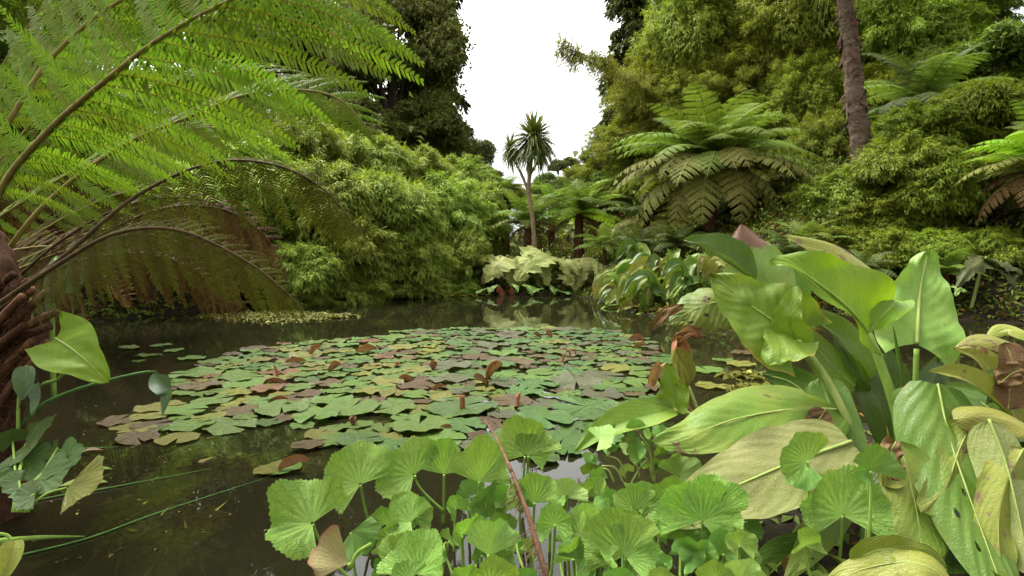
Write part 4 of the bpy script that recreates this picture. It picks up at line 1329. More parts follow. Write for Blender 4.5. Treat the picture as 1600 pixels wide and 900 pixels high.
hand = [(130 + 70, 543, 12, 'pad'), (252, 541, 16, 'pad'), (232, 557, 17, 'pad'), (300, 562, 20, 'pad'), (205, 546, 12, 'pad_yellow'), (217, 565, 9, 'pad'), (308, 586, 38, 'pad'), (272, 549, 15, 'pad'),
        (1332 - 200, 566, 20, 'pad'), (1158, 572, 22, 'pad_yellow'), (1105, 580, 26, 'pad'), (1110, 605, 26, 'pad_yellow'), (1160, 553, 20, 'pad_bronze'),
        (440, 642, 42, 'pad'), (550, 642, 50, 'pad'), (360, 668, 40, 'pad'), (520, 672, 24, 'pad'), (550, 716, 24, 'pad_bronze'), (620, 700, 40, 'pad_deep'), (655, 670, 52, 'pad'), (240, 665, 30, 'pad_bronze'),
        (185, 660, 26, 'pad_bronze'), (300, 668, 32, 'pad'), (250, 640, 34, 'pad_yellow'), (290, 645, 30, 'pad'), (215, 675, 26, 'pad_yellow'), (700, 640, 40, 'pad_deep'), (720, 640, 62, 'pad_deep'), (800, 690, 46, 'pad_deep'), (850, 660, 52, 'pad_deep'),
        (915, 640, 60, 'pad_deep'), (960, 650, 50, 'pad_deep'), (880, 690, 44, 'pad_deep'), (850, 720, 26, 'pad_deep'), (940, 690, 40, 'pad_deep'), (845, 632, 34, 'pad_grey'), (900, 600, 50, 'pad_grey'), (940, 590, 40, 'pad_grey'),
        (700, 575, 40, 'pad_grey'), (770, 543, 30, 'pad_grey'), (790, 527, 24, 'pad_grey'), (750, 560, 32, 'pad_bronze'), (440, 735, 30, 'pad'), (420, 738, 22, 'pad_yellow'), (480, 700, 26, 'pad_bronze')]
for px, py, rpx, kd in hand:
    p = on_water(px, py)
    pads.append((p[0], p[1], 0.86 * rpx / FPX * np.linalg.norm(p - CAM), kd))
tries = 0
while len(pads) < 520 and tries < 60000:
    tries += 1
    py = 512 + (716 - 512) * rng.random() ** 1.4
    px = rng.uniform(150, 1060)
    if not in_poly(px, py, RAFT):
        continue
    p = on_water(px, py)
    r = (0.08 + 0.105 * rng.random() ** 1.3) * (1.0 if px > 480 or py < 620 else 0.9)
    # open water holes
    if (px - 590) ** 2 / 40 ** 2 + (py - 650) ** 2 / 8 ** 2 < 1 or (px - 880) ** 2 / 50 ** 2 + (py - 640) ** 2 / 9 ** 2 < 1 or (470 < px < 620 and 655 < py < 665):
        continue
    close = [(q[0] - p[0]) ** 2 + (q[1] - p[1]) ** 2 < ((r + q[2]) * 0.70) ** 2 for q in pads]
    if any(close):
        continue
    w = rng.random()
    if px < 420 and py > 625:
        kd = 'pad_yellow' if w < 0.45 else ('pad_bronze' if w < 0.7 else 'pad')
    elif px > 690:
        kd = 'pad_deep' if w < 0.42 else ('pad' if w < 0.60 else ('pad_grey' if w < 0.80 else ('pad_bronze' if w < 0.94 else 'pad_yellow')))
    else:
        kd = 'pad' if w < 0.50 else ('pad_yellow' if w < 0.68 else ('pad_bronze' if w < 0.82 else ('pad_brown' if w < 0.88 else 'pad_deep')))
    pads.append((p[0], p[1], r, kd))

PLANTS = [((-4.3, 5.9), "thin scatter of lily pads at the edge of the raft near the heart-shaped leaf"), ((-2.6, 4.2), "yellow and bronze lily pads drifting towards the fern trunk"),
          ((-1.5, 5.0), "green water lily with yellowing pads left of the raft's middle"), ((-2.4, 7.0), "water lily pads along the raft's far left rim"),
          ((-0.4, 4.1), "water lily with broad toothed pads just behind the round-leaved plants"), ((-0.2, 7.6), "far water lily pads facing the reflected pale leaves"),
          ((0.5, 5.6), "water lily with greyish upturned pads in the raft's middle"), ((1.0, 4.2), "dark green water lily with large pads beside the yellow-green arching leaf"),
          ((1.4, 7.4), "far water lily pads beside the flopped leaf heap's reflection"), ((2.0, 5.4), "few lily pads in the dark gap behind the wilted brown leaf")]
lily = []
for (x, y), lab in PLANTS:
    lily.append(thing("water_lily", lab, "water lily", (x, y, -0.3), "water lilies on the pond"))
for i, (x, y, r, kd) in enumerate(pads):
    k = min(range(len(PLANTS)), key=lambda j: (PLANTS[j][0][0] - x) ** 2 + (PLANTS[j][0][1] - y) ** 2)
    o = obj("pad", PADS[i % 9], lily[k])
    set_mat(o, M[kd])
    (ox, oy), _ = PLANTS[k]
    tilt = rng.normal(0, 0.03, 2)
    o.location = (x - ox, y - oy, 0.3 + 0.004 + 0.0035 * (i % 5) + r * 0.03)
    o.rotation_euler = (tilt[0], tilt[1], rng.uniform(0, 6.28))
    o.scale = (r, r * rng.uniform(0.9, 1.05), r * rng.uniform(0.5, 1.3))

# curled brown leaves and bent flower stalks standing among the pads
CURL = [(768, 596, 26, 30, 1.0), (752, 602, 22, 14, 2.6), (566, 553, 22, 16, 0.3), (520, 584, 16, 20, 0.8), (628, 596, 18, 14, 0.1), (678, 580, 10, 16, 1.2), (680, 613, 16, 12, 0.5), (455, 568, 24, 10, 0.1),
        (490, 557, 16, 14, 0.9), (553, 668, 12, 22, 1.5), (692, 674, 16, 12, 0.2), (450, 738, 34, 22, 0.45), (840, 530, 14, 12, 2.5), (858, 530, 12, 12, 2.3), (990, 533, 18, 14, 0.2), (995, 546, 16, 14, 0.4), (420, 600, 26, 10, 0.1), (430, 628, 20, 10, 0.1)]
for i, (px, py, hl, hw, ang) in enumerate(CURL):
    p = on_water(px, py)
    d = (p - CAM) @ _f
    k = min(range(len(PLANTS)), key=lambda j: (PLANTS[j][0][0] - p[0]) ** 2 + (PLANTS[j][0][1] - p[1]) ** 2)
    hl, hw = hl * 0.8, hw * 0.75
    L = 2 * hl / FPX * d
    dr = np.array([math.cos(ang), 0.25, math.sin(ang) * 0.9])
    a0 = p + np.array([0, 0, 0.015]) - nrm(dr) * L * 0.35
    a0[2] = max(a0[2], 0.012)
    me, *_ = spine_leaf("curled_pad", [a0, a0 + nrm(dr) * L * 0.5, a0 + nrm(dr) * L * 0.9 + np.array([0.1 * L, 0, -0.1 * L])], hw / FPX * d * 0.9, (0.1, -0.55, 0.8), 'curl', 'obov', roll=1.9 if i % 3 else 2.6, crumple=0.06, seed=i, nu=8, nv=14)
    o = place("curled_pad", me, lily[k])
    o["label"] = "curled reddish brown dying pad"
for i, (x0, y0, x1, y1) in enumerate([(719, 644, 720, 617), (723, 643, 724, 618), (435, 592, 428, 570), (618, 573, 619, 565), (622, 573, 621, 565), (893, 560, 887, 545), (899, 557, 898, 544), (876, 568, 882, 551), (806, 632, 812, 613), (809, 636, 807, 618)]):
    p = on_water(x0, y0)
    d = (p - CAM) @ _f
    k = min(range(len(PLANTS)), key=lambda j: (PLANTS[j][0][0] - p[0]) ** 2 + (PLANTS[j][0][1] - p[1]) ** 2)
    q = at(x1, y1, d)
    o = place("stalk", tube(smooth_path([p - [0, 0, 0.06], (p + q) / 2 + [0.004, 0, 0], q], 8), [0.014, 0.012, 0.010], 8, M['stalk_red'], "stalk"), lily[k])
    o["label"] = "reddish cut stalk standing up between pads"

# floating mat of algae and duckweed
def float_mat(label, spans, seed, n):
    rg = np.random.default_rng(seed)
    pts = []
    for (x0, x1, yy, hh) in spans:
        k = int(n / len(spans))
        t = rg.random(k)
        px = x0 + (x1 - x0) * t
        py = yy + rg.normal(0, 1, k) * hh * np.sin(np.pi * np.clip(t, 0.03, 0.97)) * 0.45
        pts += [on_water(a, b) for a, b in zip(px, py)]
    P = np.array(pts)
    k = len(P)
    P[:, 2] = rg.uniform(0.004, 0.02, k)
    D = nrm(np.stack([rg.normal(0, 1, k), rg.normal(0, 1, k), rg.normal(0, 0.05, k)], 1))
    V = leaf_quads(P, D, nrm(UP + rg.normal(0, 0.12, (k, 3))), rg.uniform(0.05, 0.16, k), rg.uniform(0.03, 0.10, k))
    me = np_mesh("floating_weed", V, quads_of(k), M['algae'], None, np.repeat(rg.random(k), 4))
    return tag(obj("floating_weed", me), label, "pond weed", "patches of floating weed", "stuff")


float_mat("long olive raft of floating weed below the hanging fern tips", [(318, 556, 495, 7)], 1, 5200)
float_mat("thin line of floating weed along the far bank under the bamboo", [(480, 640, 466, 5), (600, 760, 461, 3)], 2, 4200)
float_mat("scattered yellowish weed beside the few pads in the dark gap", [(1130, 1200, 588, 8), (1140, 1200, 608, 6)], 3, 260)

# bits of leaf and seed lying on the surface
k = 330
px = np.concatenate([rng.uniform(120, 620, 160), rng.uniform(500, 1100, 120), rng.uniform(0, 420, 50)])
py = np.concatenate([rng.uniform(500, 720, 160), rng.uniform(500, 560, 120), rng.uniform(640, 880, 50)])
P = np.array([on_water(a, b, 0.004) for a, b in zip(px, py)])
sz = rng.uniform(0.005, 0.016, k)
V = leaf_quads(P, nrm(np.stack([rng.normal(0, 1, k), rng.normal(0, 1, k), np.zeros(k)], 1)), nrm(UP + rng.normal(0, 0.05, (k, 3))), sz * 1.6, sz)
tag(obj("floating_litter", np_mesh("floating_litter", V, quads_of(k), M['litter'], None, np.repeat(rng.random(k), 4))), "bits of leaf and seed scattered on the pond surface", "leaf litter", kind="stuff")

# fine weed that hangs just under the surface near the bank
for i, (lab, cx, cy, rx, ry, n) in enumerate([("murky patch of sunken feathery weed in front of the bronze pads", 330, 720, 70, 22, 1500), ("murky patch of sunken weed below the lower left stems", 240, 800, 90, 40, 1800)]):
    k = n
    a = rng.uniform(0, 6.28, k)
    q = np.sqrt(rng.random(k))
    P = np.array([on_water(cx + rx * qq * math.cos(aa), cy + ry * qq * math.sin(aa)) for aa, qq in zip(a, q)])
    P[:, 2] = -rng.uniform(0.02, 0.12, k)
    D = nrm(np.stack([rng.normal(0.6, 0.5, k), rng.normal(0.3, 0.5, k), rng.normal(0, 0.12, k)], 1))
    V = leaf_quads(P, D, nrm(UP + rng.normal(0, 0.3, (k, 3))), rng.uniform(0.05, 0.12, k), rng.uniform(0.012, 0.03, k))
    tag(obj("sunken_weed", np_mesh("sunken_weed", V, quads_of(k), M['sunken'], None, np.repeat(rng.random(k), 4))), lab, "pond weed", "sunken weed patches", "stuff")
for i, (lab, px, py, r) in enumerate([("sunken yellow-brown leaf under the murky water near the lower left stems", 205, 790, 28), ("pale sunken pad under water below the bronze pads", 320, 745, 20), ("yellow half-sunken leaf beside the curled brown pad", 405, 735, 20)]):
    p = on_water(px, py, -0.03)
    rr = r / FPX * np.linalg.norm(p - CAM)
    me = fan_mesh("sunken_leaf", p, p + np.array([rr, 0.3 * rr, 0.0]), (0, 0, 1), 'pad_yellow', 340, 0.0, 0, 0.01, 0.02, teeth=20, tooth=0.02, seed=i, na=48, nr=4)
    tag(obj("sunken_leaf", me), lab, "leaf", "sunken leaves")

# ------------------------------------------------------------------ far bank: drooping giant rhubarb and the heap of flopped leaves
GUN = "pale drooping giant-rhubarb leaves"


def droop_leaf(root, px, py, d, dx, dy, w, mat, seed, sag=0.9):
    """a collapsed umbrella: held at (px, py), falling towards (px+dx, py+dy)"""
    L = math.hypot(dx, dy)
    pts = [at(px, py, d), at(px + dx * 0.35, py + dy * 0.22, d - 0.25), at(px + dx * 0.75, py + dy * 0.62, d - 0.35), at(px + dx, py + dy * 1.05, d - 0.38)]
    me, *_ = spine_leaf("leaf", pts, 0.50 * w * L / FPX * d, (0.3 * np.sign(dx + 1e-6), -0.8, 0.55), mat, 'cord', lobe=0.3, fold=-0.30, wave=0.16, freq=2.4, crumple=0.02, notch=0.24, seed=seed, nu=16, nv=60)
    o = place("leaf", me, root)
    return o


for i, (lab, bx, by, d, lv) in enumerate([
        ("largest pale giant-rhubarb plant, wide tent of drooping leaves left of the bare soil", 850, 452, 16.4,
         [(848, 392, -40, 46, 1.0), (845, 394, 10, 50, 0.8), (792, 402, -34, 38, 1.0), (796, 404, 4, 42, 0.9), (822, 400, -14, 44, 0.9), (834, 410, 12, 38, 0.8), (778, 418, -24, 26, 1.0), (812, 420, -6, 30, 1.0)]),
        ("pale giant-rhubarb plant with leaves hanging straight down right of the bare soil", 905, 452, 16.0,
         [(882, 405, 8, 32, 0.9), (890, 404, 16, 26, 0.9), (912, 402, -6, 44, 0.9), (884, 430, 18, 24, 1.0), (915, 415, 8, 26, 0.8)]),
        ("small pale giant-rhubarb plant with narrow folded leaves beside the flopped heap", 940, 450, 15.4,
         [(933, 408, 2, 32, 0.6), (935, 410, 14, 26, 0.7), (962, 412, -8, 30, 0.7), (965, 412, 16, 20, 0.9)])]):
    b = at(bx, by, d)
    b[2] = ground_z(b[0], b[1])
    root = thing("giant_rhubarb", lab, "plant", b, GUN)
    for j, (px, py, dx, dy, w) in enumerate(lv):
        o = droop_leaf(root, px, py, d + 0.1 * j, dx, dy, w, 'gunnera', 10 * i + j)
        top = at(px, py, d + 0.1 * j)
        sub("stalk", tube(smooth_path([np.array([b[0] + 0.1 * j - 0.2, b[1] + 0.3, b[2]]), (b + top) / 2 + [0, 0.4, 0.2], top + [0, 0.05, 0.06], top], 12), [0.03, 0.022, 0.016], 7, M['stalk_pale'], "stalk"), o)
root = thing("giant_rhubarb", "green low giant-rhubarb seedlings at the island's waterline", "plant", on_water(830, 458), GUN)
for j, (px, py, dx, dy, w) in enumerate([(770, 446, -6, 14, 1.2), (828, 445, 4, 16, 1.4), (866, 448, 0, 12, 1.6), (842, 450, -10, 8, 1.2), (752, 452, -8, 8, 1.2), (805, 444, 4, 12, 1.0), (880, 455, 12, 5, 1.2)]):
    droop_leaf(root, px, py, 16.0, dx, dy, w, 'gunnera_green', 60 + j)
root = thing("rhubarb_buds", "pair of red leaf buds at the waterline under the pale leaves", "plant", on_water(790, 459))
for j, (px, py) in enumerate([(779, 450), (798, 453), (783, 456)]):
    me, *_ = spine_leaf("bud", px_path([(px, py + 7, 16.1), (px + 1, py, 16.1), (px, py - 6, 16.1)]), 0.13, (0.1, -1, 0.2), 'rhubarb', 'ovate', roll=1.6, seed=j, nu=8, nv=10, crumple=0.05)
    place("bud", me, root)
# the leaf hanging on the right-hand bank
b = at(1545, 450, 9.6)
root = thing("giant_rhubarb", "dull shaded giant-rhubarb plant over the dark water below the right tree fern", "plant", (b[0], b[1], ground_z(b[0], b[1])), GUN)
for j, (px, py, dx, dy, w, mt) in enumerate([(1541, 404, -46, 44, 0.5, 'gunnera_shaded'), (1546, 404, 52, 24, 0.55, 'gunnera_shaded'), (1560, 420, 30, 28, 0.8, 'gunnera_shaded'), (1500, 448, -6, 14, 1.3, 'gunnera_green')]):
    droop_leaf(root, px, py, 9.4, dx, dy, w, mt, 80 + j)
place("stalk", tube(smooth_path([b + [0, 0.4, -0.6], b + [0, 0.2, 0.2], at(1541, 402, 9.5)], 8), [0.03, 0.02], 7, M['stalk_pale'], "stalk"), root)

HEAP = "flopped skunk cabbages heaped on the far right bank"
rng = np.random.default_rng(12)
for i, (lab, cx, cy, d, n) in enumerate([
        ("flopped skunk cabbage lying with its leaf tips in the water at the heap's left end", 985, 455, 12.4, 11), ("upright tangle of skunk cabbage leaves at the top of the flopped heap", 1050, 430, 11.8, 13),
        ("yellowing skunk cabbage at the heap's foot by the water", 1010, 470, 11.2, 11), ("skunk cabbage at the right end of the flopped heap behind the holed leaf", 1090, 440, 10.8, 12), ("pale skunk cabbage at the back of the heap beside the giant rhubarb", 1000, 425, 13.2, 9)]):
    b = at(cx, cy + 25, d)
    b[2] = ground_z(b[0], b[1])
    root = thing("skunk_cabbage", lab, "plant", b, HEAP)
    for j in range(int(n * 1.7)):
        a = rng.uniform(-0.9, 4.0)
        L = rng.uniform(34, 62)
        sx, sy = cx + rng.uniform(-24, 24), cy + rng.uniform(-4, 22)
        ex, ey = sx + math.cos(a) * L * 1.1, sy - max(0, math.sin(a)) * L * 0.5
        dj = d + rng.uniform(-0.5, 0.5)
        lift = rng.uniform(6, 20)
        pts = [(sx, sy + 10, dj + 0.1), (sx + (ex - sx) * 0.35, min(sy, ey) - lift, dj), (sx + (ex - sx) * 0.75, min(sy, ey) - lift * 0.6, dj - 0.1), (ex, min(ey + rng.uniform(4, 24), cy + 34), dj - rng.uniform(0.1, 0.5))]
        mt = rng.choice(['skunk_dark', 'skunk_blotch', 'skunk_dark', 'skunk_yellow', 'skunk_speck', 'skunk_blotch', 'skunk', 'skunk_blotch', 'skunk_edge'])
        big_leaf(root, pts, rng.uniform(6, 11), (rng.normal(0, 0.4), -0.7, 0.7), mt, prof='lance', fold=rng.uniform(-0.5, 0.9), wave=0.22, rib=0.5, rib_mat='stalk', notch=0.07, crumple=0.07, seed=100 * i + j, nu=5, nv=18)
    for j in range(1):
        sx, sy = cx + rng.uniform(-30, 10), cy + rng.uniform(8, 30)
        place("stalk", tube(smooth_path(px_path([(sx - 30, sy + 16, d - 0.5), (sx - 12, sy - 4, d - 0.4), (sx + 14, sy - 8, d - 0.2)]), 10), [0.02, 0.03, 0.035], 8, M['stalk'], "stalk"), root)
# ------------------------------------------------------------------ the large tree fern leaning in from the left
PIN = []
for j, (dr, cv, ln) in enumerate([(0.10, 0.10, 38), (0.22, 0.14, 30), (0.30, 0.05, 30), (0.12, -0.26, 40), (0.16, 0.08, 24), (0.24, -0.05, 24)]):
    V, F = pinna_template(ln, 0.105 if ln > 24 else 0.15, 3, 0.76 if ln > 24 else 0.62, 0.34, dr, cv, j, 0.0045)
    rg = np.random.default_rng(j)
    tone = np.repeat(rg.random(len(V) // 8 + 1) * 0.9, 8)[:len(V)]
    tone[-18:] = 1.0                 # the rusty midrib
    PIN.append(np_mesh("pinna", V, F, None, None, tone, True))


def near_frond(root, pts, la, lb, sa, sb, n, mat, rach='rachis', r0=0.012, q0=0.12, droop=(0, 1), sweep=0.25, seed=0, label=None, sag=0.0):
    """pts: rachis (px, py, d) from base to tip; la / lb pinna lengths (px) at [start, middle, end]; sa / sb side directions (right, away, up)"""
    rg = np.random.default_rng(seed)
    path = smooth_path(px_path(pts), 60)
    dm = np.interp(np.linspace(0, 1, 61), np.linspace(0, 1, len(pts)), [p[2] for p in pts])
    T = nrm(np.gradient(path, axis=0))
    o = place("frond", tube(path, [r0, r0 * 0.8, r0 * 0.5, r0 * 0.15], 9, M[rach], "frond"), root)
    if label:
        o["label"] = label
    for i in range(n):
        q = q0 + (0.985 - q0) * (i + 0.5) / n
        k = int(q * 60)
        for s, (lens, sv, dk) in enumerate(((la, sa, droop[0]), (lb, sb, droop[1]))):
            L = np.interp(q, [q0, 0.5, 0.8, 1.0], lens) / FPX * dm[k] * rg.uniform(0.93, 1.05)
            d = nrm(np.asarray(sv, float) + T[k] * (sweep + 0.5 * q * q) + rg.normal(0, 0.05, 3) - UP * sag * q)
            fy = nrm(T[k] - d * (T[k] @ d))
            nz = np.cross(d, fy)
            if nz[2] < 0:
                nz = -nz
            c = obj("pinna", PIN[dk], o)
            set_mat(c, M[mat])
            Mx = np.eye(4)
            Mx[:3, 0], Mx[:3, 1], Mx[:3, 2] = d * L, fy * L, nz * L
            Mx[:3, 3] = path[k]
            c.matrix_basis = Matrix(Mx.tolist())
    return o


tb = at(-30, 700, 2.35)
root = thing("tree_fern", "large overhanging tree fern with cut brown stubs at the near left bank", "tree fern", (tb[0], tb[1], -0.05))
NEARFERN = root
tpath = [np.array([tb[0] - 0.02, tb[1] + 0.05, -0.1]), at(-26, 640, 2.38), at(-12, 540, 2.42), at(-20, 440, 2.5), at(-60, 330, 2.6)]
place("trunk", tube(smooth_path(tpath, 50), [0.13, 0.125, 0.13, 0.12, 0.09], 22, M['fern_trunk'], "trunk", jitter=0.07, seed=2), root)
rg = np.random.default_rng(5)
STUB = [((0, 470), (46, 438)), ((8, 478), (52, 452)), ((-6, 505), (36, 462)), ((20, 500), (74, 456)), ((-5, 540), (38, 508)), ((30, 512), (88, 487)), ((15, 528), (78, 510)), ((-8, 575), (14, 535)), ((5, 578), (52, 531)),
        ((25, 572), (74, 534)), ((20, 600), (56, 562)), ((-10, 600), (20, 570)), ((-10, 450), (22, 428)), ((-8, 640), (24, 600)), ((10, 625), (48, 590))]
for (x0, y0), (x1, y1) in STUB:
    d0 = 2.34 + rg.uniform(-0.05, 0.03)
    pth = smooth_path([at(x0 - 12, y0 + 14, d0 + 0.03), at((x0 + x1) / 2 - 2, (y0 + y1) / 2 + 3, d0), at(x1, y1, d0 - 0.02)], 8)
    st = place("frond_stub", tube(pth, [0.022, 0.019, 0.015], 6, M['stub' if rg.random() < 0.75 else 'fern_trunk'], "frond_stub", smooth=False, jitter=0.09, seed=int(x0 * 7 + y0)), root)
for i in range(150):              # loose fibres on the trunk
    k = rg.uniform(430, 690)
    p = at(rg.uniform(-10, 38), k, 2.30 + rg.uniform(0, 0.06))
    q = p + np.array([rg.normal(0, 0.03), -0.02, rg.normal(-0.03, 0.03)])
    place("fibre", tube([p, (p + q) / 2 + rg.normal(0, 0.006, 3), q], [0.003, 0.0015], 5, M['fern_trunk'], "fibre"), root)

near_frond(root, [(-40, 440, 2.45), (0, 300, 2.35), (75, 205, 2.25), (160, 130, 2.15), (250, 60, 2.1), (370, -5, 2.1), (520, -60, 2.15)], [150, 190, 210, 60], [120, 270, 330, 120],
           (-0.75, 0.25, 0.55), (0.95, 0.1, -0.10), 19, 'fern_near', 'rachis', 0.015, 0.18, (0, 3), 0.12, 1, "large bright frond seen from below", 0.25)
near_frond(root, [(-40, 470, 2.7), (60, 330, 2.75), (180, 235, 2.8), (290, 185, 2.85), (400, 145, 2.9), (520, 150, 2.9), (598, 228, 2.9)], [70, 120, 100, 26], [110, 150, 120, 30],
           (0.1, 0.45, 0.8), (0.35, -0.35, -0.85), 20, 'fern_near', 'rachis', 0.013, 0.22, (1, 0), 0.5, 2, "second green frond curving down at its tip", 0.2)
near_frond(root, [(-20, 500, 2.3), (100, 400, 2.3), (215, 305, 2.35), (330, 255, 2.4), (430, 258, 2.45), (510, 300, 2.5), (582, 388, 2.5)], [30, 66, 60, 16], [70, 112, 112, 24],
           (0.0, 0.9, 0.45), (0.05, -0.30, -0.95), 30, 'fern_near_olive', 'rachis_dark', 0.010, 0.16, (1, 4), 0.12, 3, "shaded olive frond arching over the water")
near_frond(root, [(-10, 480, 2.2), (80, 420, 2.15), (180, 365, 2.1), (280, 360, 2.1), (380, 405, 2.1), (440, 450, 2.1), (480, 490, 2.1)], [30, 60, 50, 16], [80, 108, 92, 24],
           (0.0, 0.85, 0.5), (0.0, -0.35, -0.95), 30, 'fern_near_olive', 'rachis_dark', 0.010, 0.16, (1, 4), 0.15, 4, "lowest dark frond with pinnae hanging to the water")
near_frond(root, [(0, 470, 2.5), (120, 390, 2.5), (240, 330, 2.5), (340, 325, 2.55), (410, 365, 2.55), (456, 440, 2.55)], [30, 60, 50, 16], [60, 92, 74, 20],
           (0.1, 0.8, 0.5), (-0.1, -0.3, -0.95), 20, 'fern_dead', 'rachis_dark', 0.009, 0.25, (5, 4), 0.15, 5, "dead reddish brown frond")
near_frond(root, [(0, 480, 2.6), (90, 410, 2.65), (190, 370, 2.7), (280, 380, 2.75), (350, 430, 2.8), (390, 490, 2.8)], [30, 50, 44, 14], [56, 84, 70, 18],
           (0.1, 0.8, 0.5), (-0.1, -0.3, -0.95), 17, 'fern_dead', 'rachis_dark', 0.009, 0.2, (5, 4), 0.15, 9, "dark dead frond behind")
near_frond(root, [(-60, 330, 2.8), (20, 180, 2.8), (90, 80, 2.85), (190, 0, 2.9), (330, -60, 3.0), (480, -40, 3.1)], [120, 170, 150, 50], [120, 210, 200, 60],
           (-0.8, 0.2, 0.5), (0.9, 0.3, -0.2), 19, 'fern_near', 'rachis', 0.013, 0.2, (0, 1), 0.2, 6, "bright frond behind the main stalk")
for q, (pts, lb) in enumerate([([(-10, 470, 2.75), (90, 380, 2.8), (200, 320, 2.85), (300, 310, 2.9), (380, 340, 2.95), (440, 400, 3.0)], [70, 100, 84, 20]),
                               ([(-10, 490, 2.45), (70, 430, 2.5), (160, 400, 2.55), (250, 400, 2.6), (330, 440, 2.65), (380, 500, 2.7)], [60, 84, 70, 18]),
                               ([(0, 470, 3.0), (100, 400, 3.1), (220, 365, 3.15), (330, 375, 3.2), (410, 420, 3.25), (450, 480, 3.3)], [60, 90, 76, 20])]):
    near_frond(root, pts, [30, 50, 40, 14], lb, (0.1, 0.8, 0.5), (-0.05, -0.3, -0.95), 22, 'fern_dead', 'rachis_dark', 0.008, 0.15, (1, 2), 0.15, 40 + q, "dark dead frond in the shade")
r2 = thing("dead_frond", "pale pinkish dead fern frond hanging over the dark water's edge", "fern frond", at(190, 470, 3.4))
near_frond(r2, [(115, 415, 3.4), (145, 428, 3.4), (175, 445, 3.35), (204, 474, 3.3)], [14, 26, 24, 8], [20, 30, 26, 8], (0.3, 0.3, 0.7), (-0.1, -0.2, -0.95), 11, 'fern_pink', 'rachis_dark', 0.007, 0.05, (1, 1), 0.3, 7)
r2 = thing("dead_frond", "rusty dead frond hanging straight down beside the pale grey leaf", "fern frond", at(125, 470, 3.3))
near_frond(r2, [(112, 420, 3.3), (118, 450, 3.3), (126, 478, 3.25), (133, 502, 3.2)], [12, 20, 18, 8], [12, 20, 18, 8], (0.8, 0.2, -0.5), (-0.8, -0.1, -0.5), 11, 'fern_dead', 'rachis_dark', 0.007, 0.05, (1, 1), 0.6, 8)
# second tree fern further back on the same side: more stalks and fronds between
b2 = at(-140, 420, 3.6)
root2 = thing("tree_fern", "second tree fern behind, its green stalks crossing under the main frond", "tree fern", (b2[0], b2[1], ground_z(b2[0], b2[1])))
place("trunk", tube(smooth_path([np.array([b2[0], b2[1], ground_z(b2[0], b2[1]) - 0.1]), b2 + [0, 0, 0.1]], 20), [0.15, 0.13], 14, M['fern_trunk'], "trunk", jitter=0.07), root2)
for sd_, pts, la, lb, mt in [(11, [(-120, 400, 3.6), (-20, 350, 3.5), (110, 270, 3.5), (230, 215, 3.6), (340, 200, 3.7), (430, 240, 3.8)], [60, 90, 80, 20], [60, 110, 90, 20], 'fern_near'),
                             (12, [(-120, 390, 3.7), (0, 250, 3.8), (90, 150, 3.9), (200, 70, 4.0), (330, 30, 4.1), (450, 60, 4.2)], [90, 120, 110, 30], [90, 140, 120, 30], 'fern_near'),
                             (13, [(-120, 420, 3.5), (0, 395, 3.4), (110, 335, 3.4), (200, 300, 3.4), (290, 300, 3.5), (360, 340, 3.5)], [50, 70, 60, 18], [50, 80, 70, 18], 'fern_near_olive'),
                             (14, [(-130, 380, 3.8), (-40, 190, 3.9), (30, 60, 4.0), (120, -40, 4.1), (240, -90, 4.2)], [110, 130, 110, 40], [110, 150, 130, 40], 'fern_near'),
                             (16, [(-120, 370, 3.9), (-20, 270, 4.0), (120, 190, 4.1), (260, 130, 4.2), (400, 110, 4.3), (520, 150, 4.4)], [70, 110, 100, 30], [70, 130, 110, 30], 'fern_near'),
                             (17, [(-120, 440, 3.3), (0, 420, 3.2), (120, 370, 3.2), (230, 350, 3.2), (330, 380, 3.2), (420, 450, 3.2)], [50, 64, 56, 14], [60, 84, 70, 18], 'fern_dead'),
                             (18, [(-120, 450, 3.0), (0, 430, 2.95), (110, 390, 2.9), (210, 385, 2.9), (300, 420, 2.9), (360, 480, 2.9)], [50, 60, 50, 14], [60, 80, 66, 18], 'fern_near_olive'),
                             (15, [(-120, 430, 3.4), (-20, 400, 3.3), (70, 385, 3.2), (150, 395, 3.2), (220, 430, 3.2)], [40, 60, 50, 14], [50, 70, 60, 16], 'fern_dead')]:
    near_frond(root2, pts, la, lb, (-0.3, 0.6, 0.6), (0.5, -0.2, -0.7), 19, mt, 'rachis', 0.009, 0.2, (1, 1), 0.3, sd_, None, 0.2)

# ------------------------------------------------------------------ arum with heart-shaped leaf and its neighbours on the left
F_CAM = (0.1, -0.8, 0.55)
r = thing("arum_plant", "arum with one bright heart-shaped leaf beside the cut stubs", "plant", (*on_water(48, 690)[:2], -0.2))
big_leaf(r, [(86, 528, 2.30), (112, 545, 2.27), (142, 570, 2.24), (168, 598, 2.22)], 46, (-0.25, -0.75, 0.6), 'arum', [(50, 650, 2.4), (62, 605, 2.38), (92, 592, 2.34), (100, 570, 2.32), (84, 535, 2.31)], 0.007, prof='cord', lobe=0.6, cup=0.12, wave=0.08, freq=1.5, rib=0.25, rib_side=1, seed=1)
big_leaf(r, [(88, 400, 2.7), (84, 425, 2.68), (76, 448, 2.66), (66, 470, 2.66)], 26, (-0.3, -0.9, 0.1), 'arum_grey', [(84, 620, 2.5), (82, 520, 2.6), (86, 440, 2.66), (88, 404, 2.7)], 0.010, prof='ovate', fold=-0.35, rib=0.2, seed=2, label="grey-green folded hanging leaf")
big_leaf(r, [(110, 402, 2.72), (112, 425, 2.7), (106, 448, 2.68), (96, 456, 2.68)], 22, (0.3, -0.9, 0.1), 'arum_grey', prof='ovate', fold=-0.3, rib=0.2, seed=3, label="grey-green folded hanging leaf")
big_leaf(r, [(72, 448, 2.6), (66, 470, 2.58), (60, 490, 2.56)], 16, (0.1, -0.95, 0.1), 'arum_grey', prof='strap', fold=-0.3, rib=0.2, seed=4)
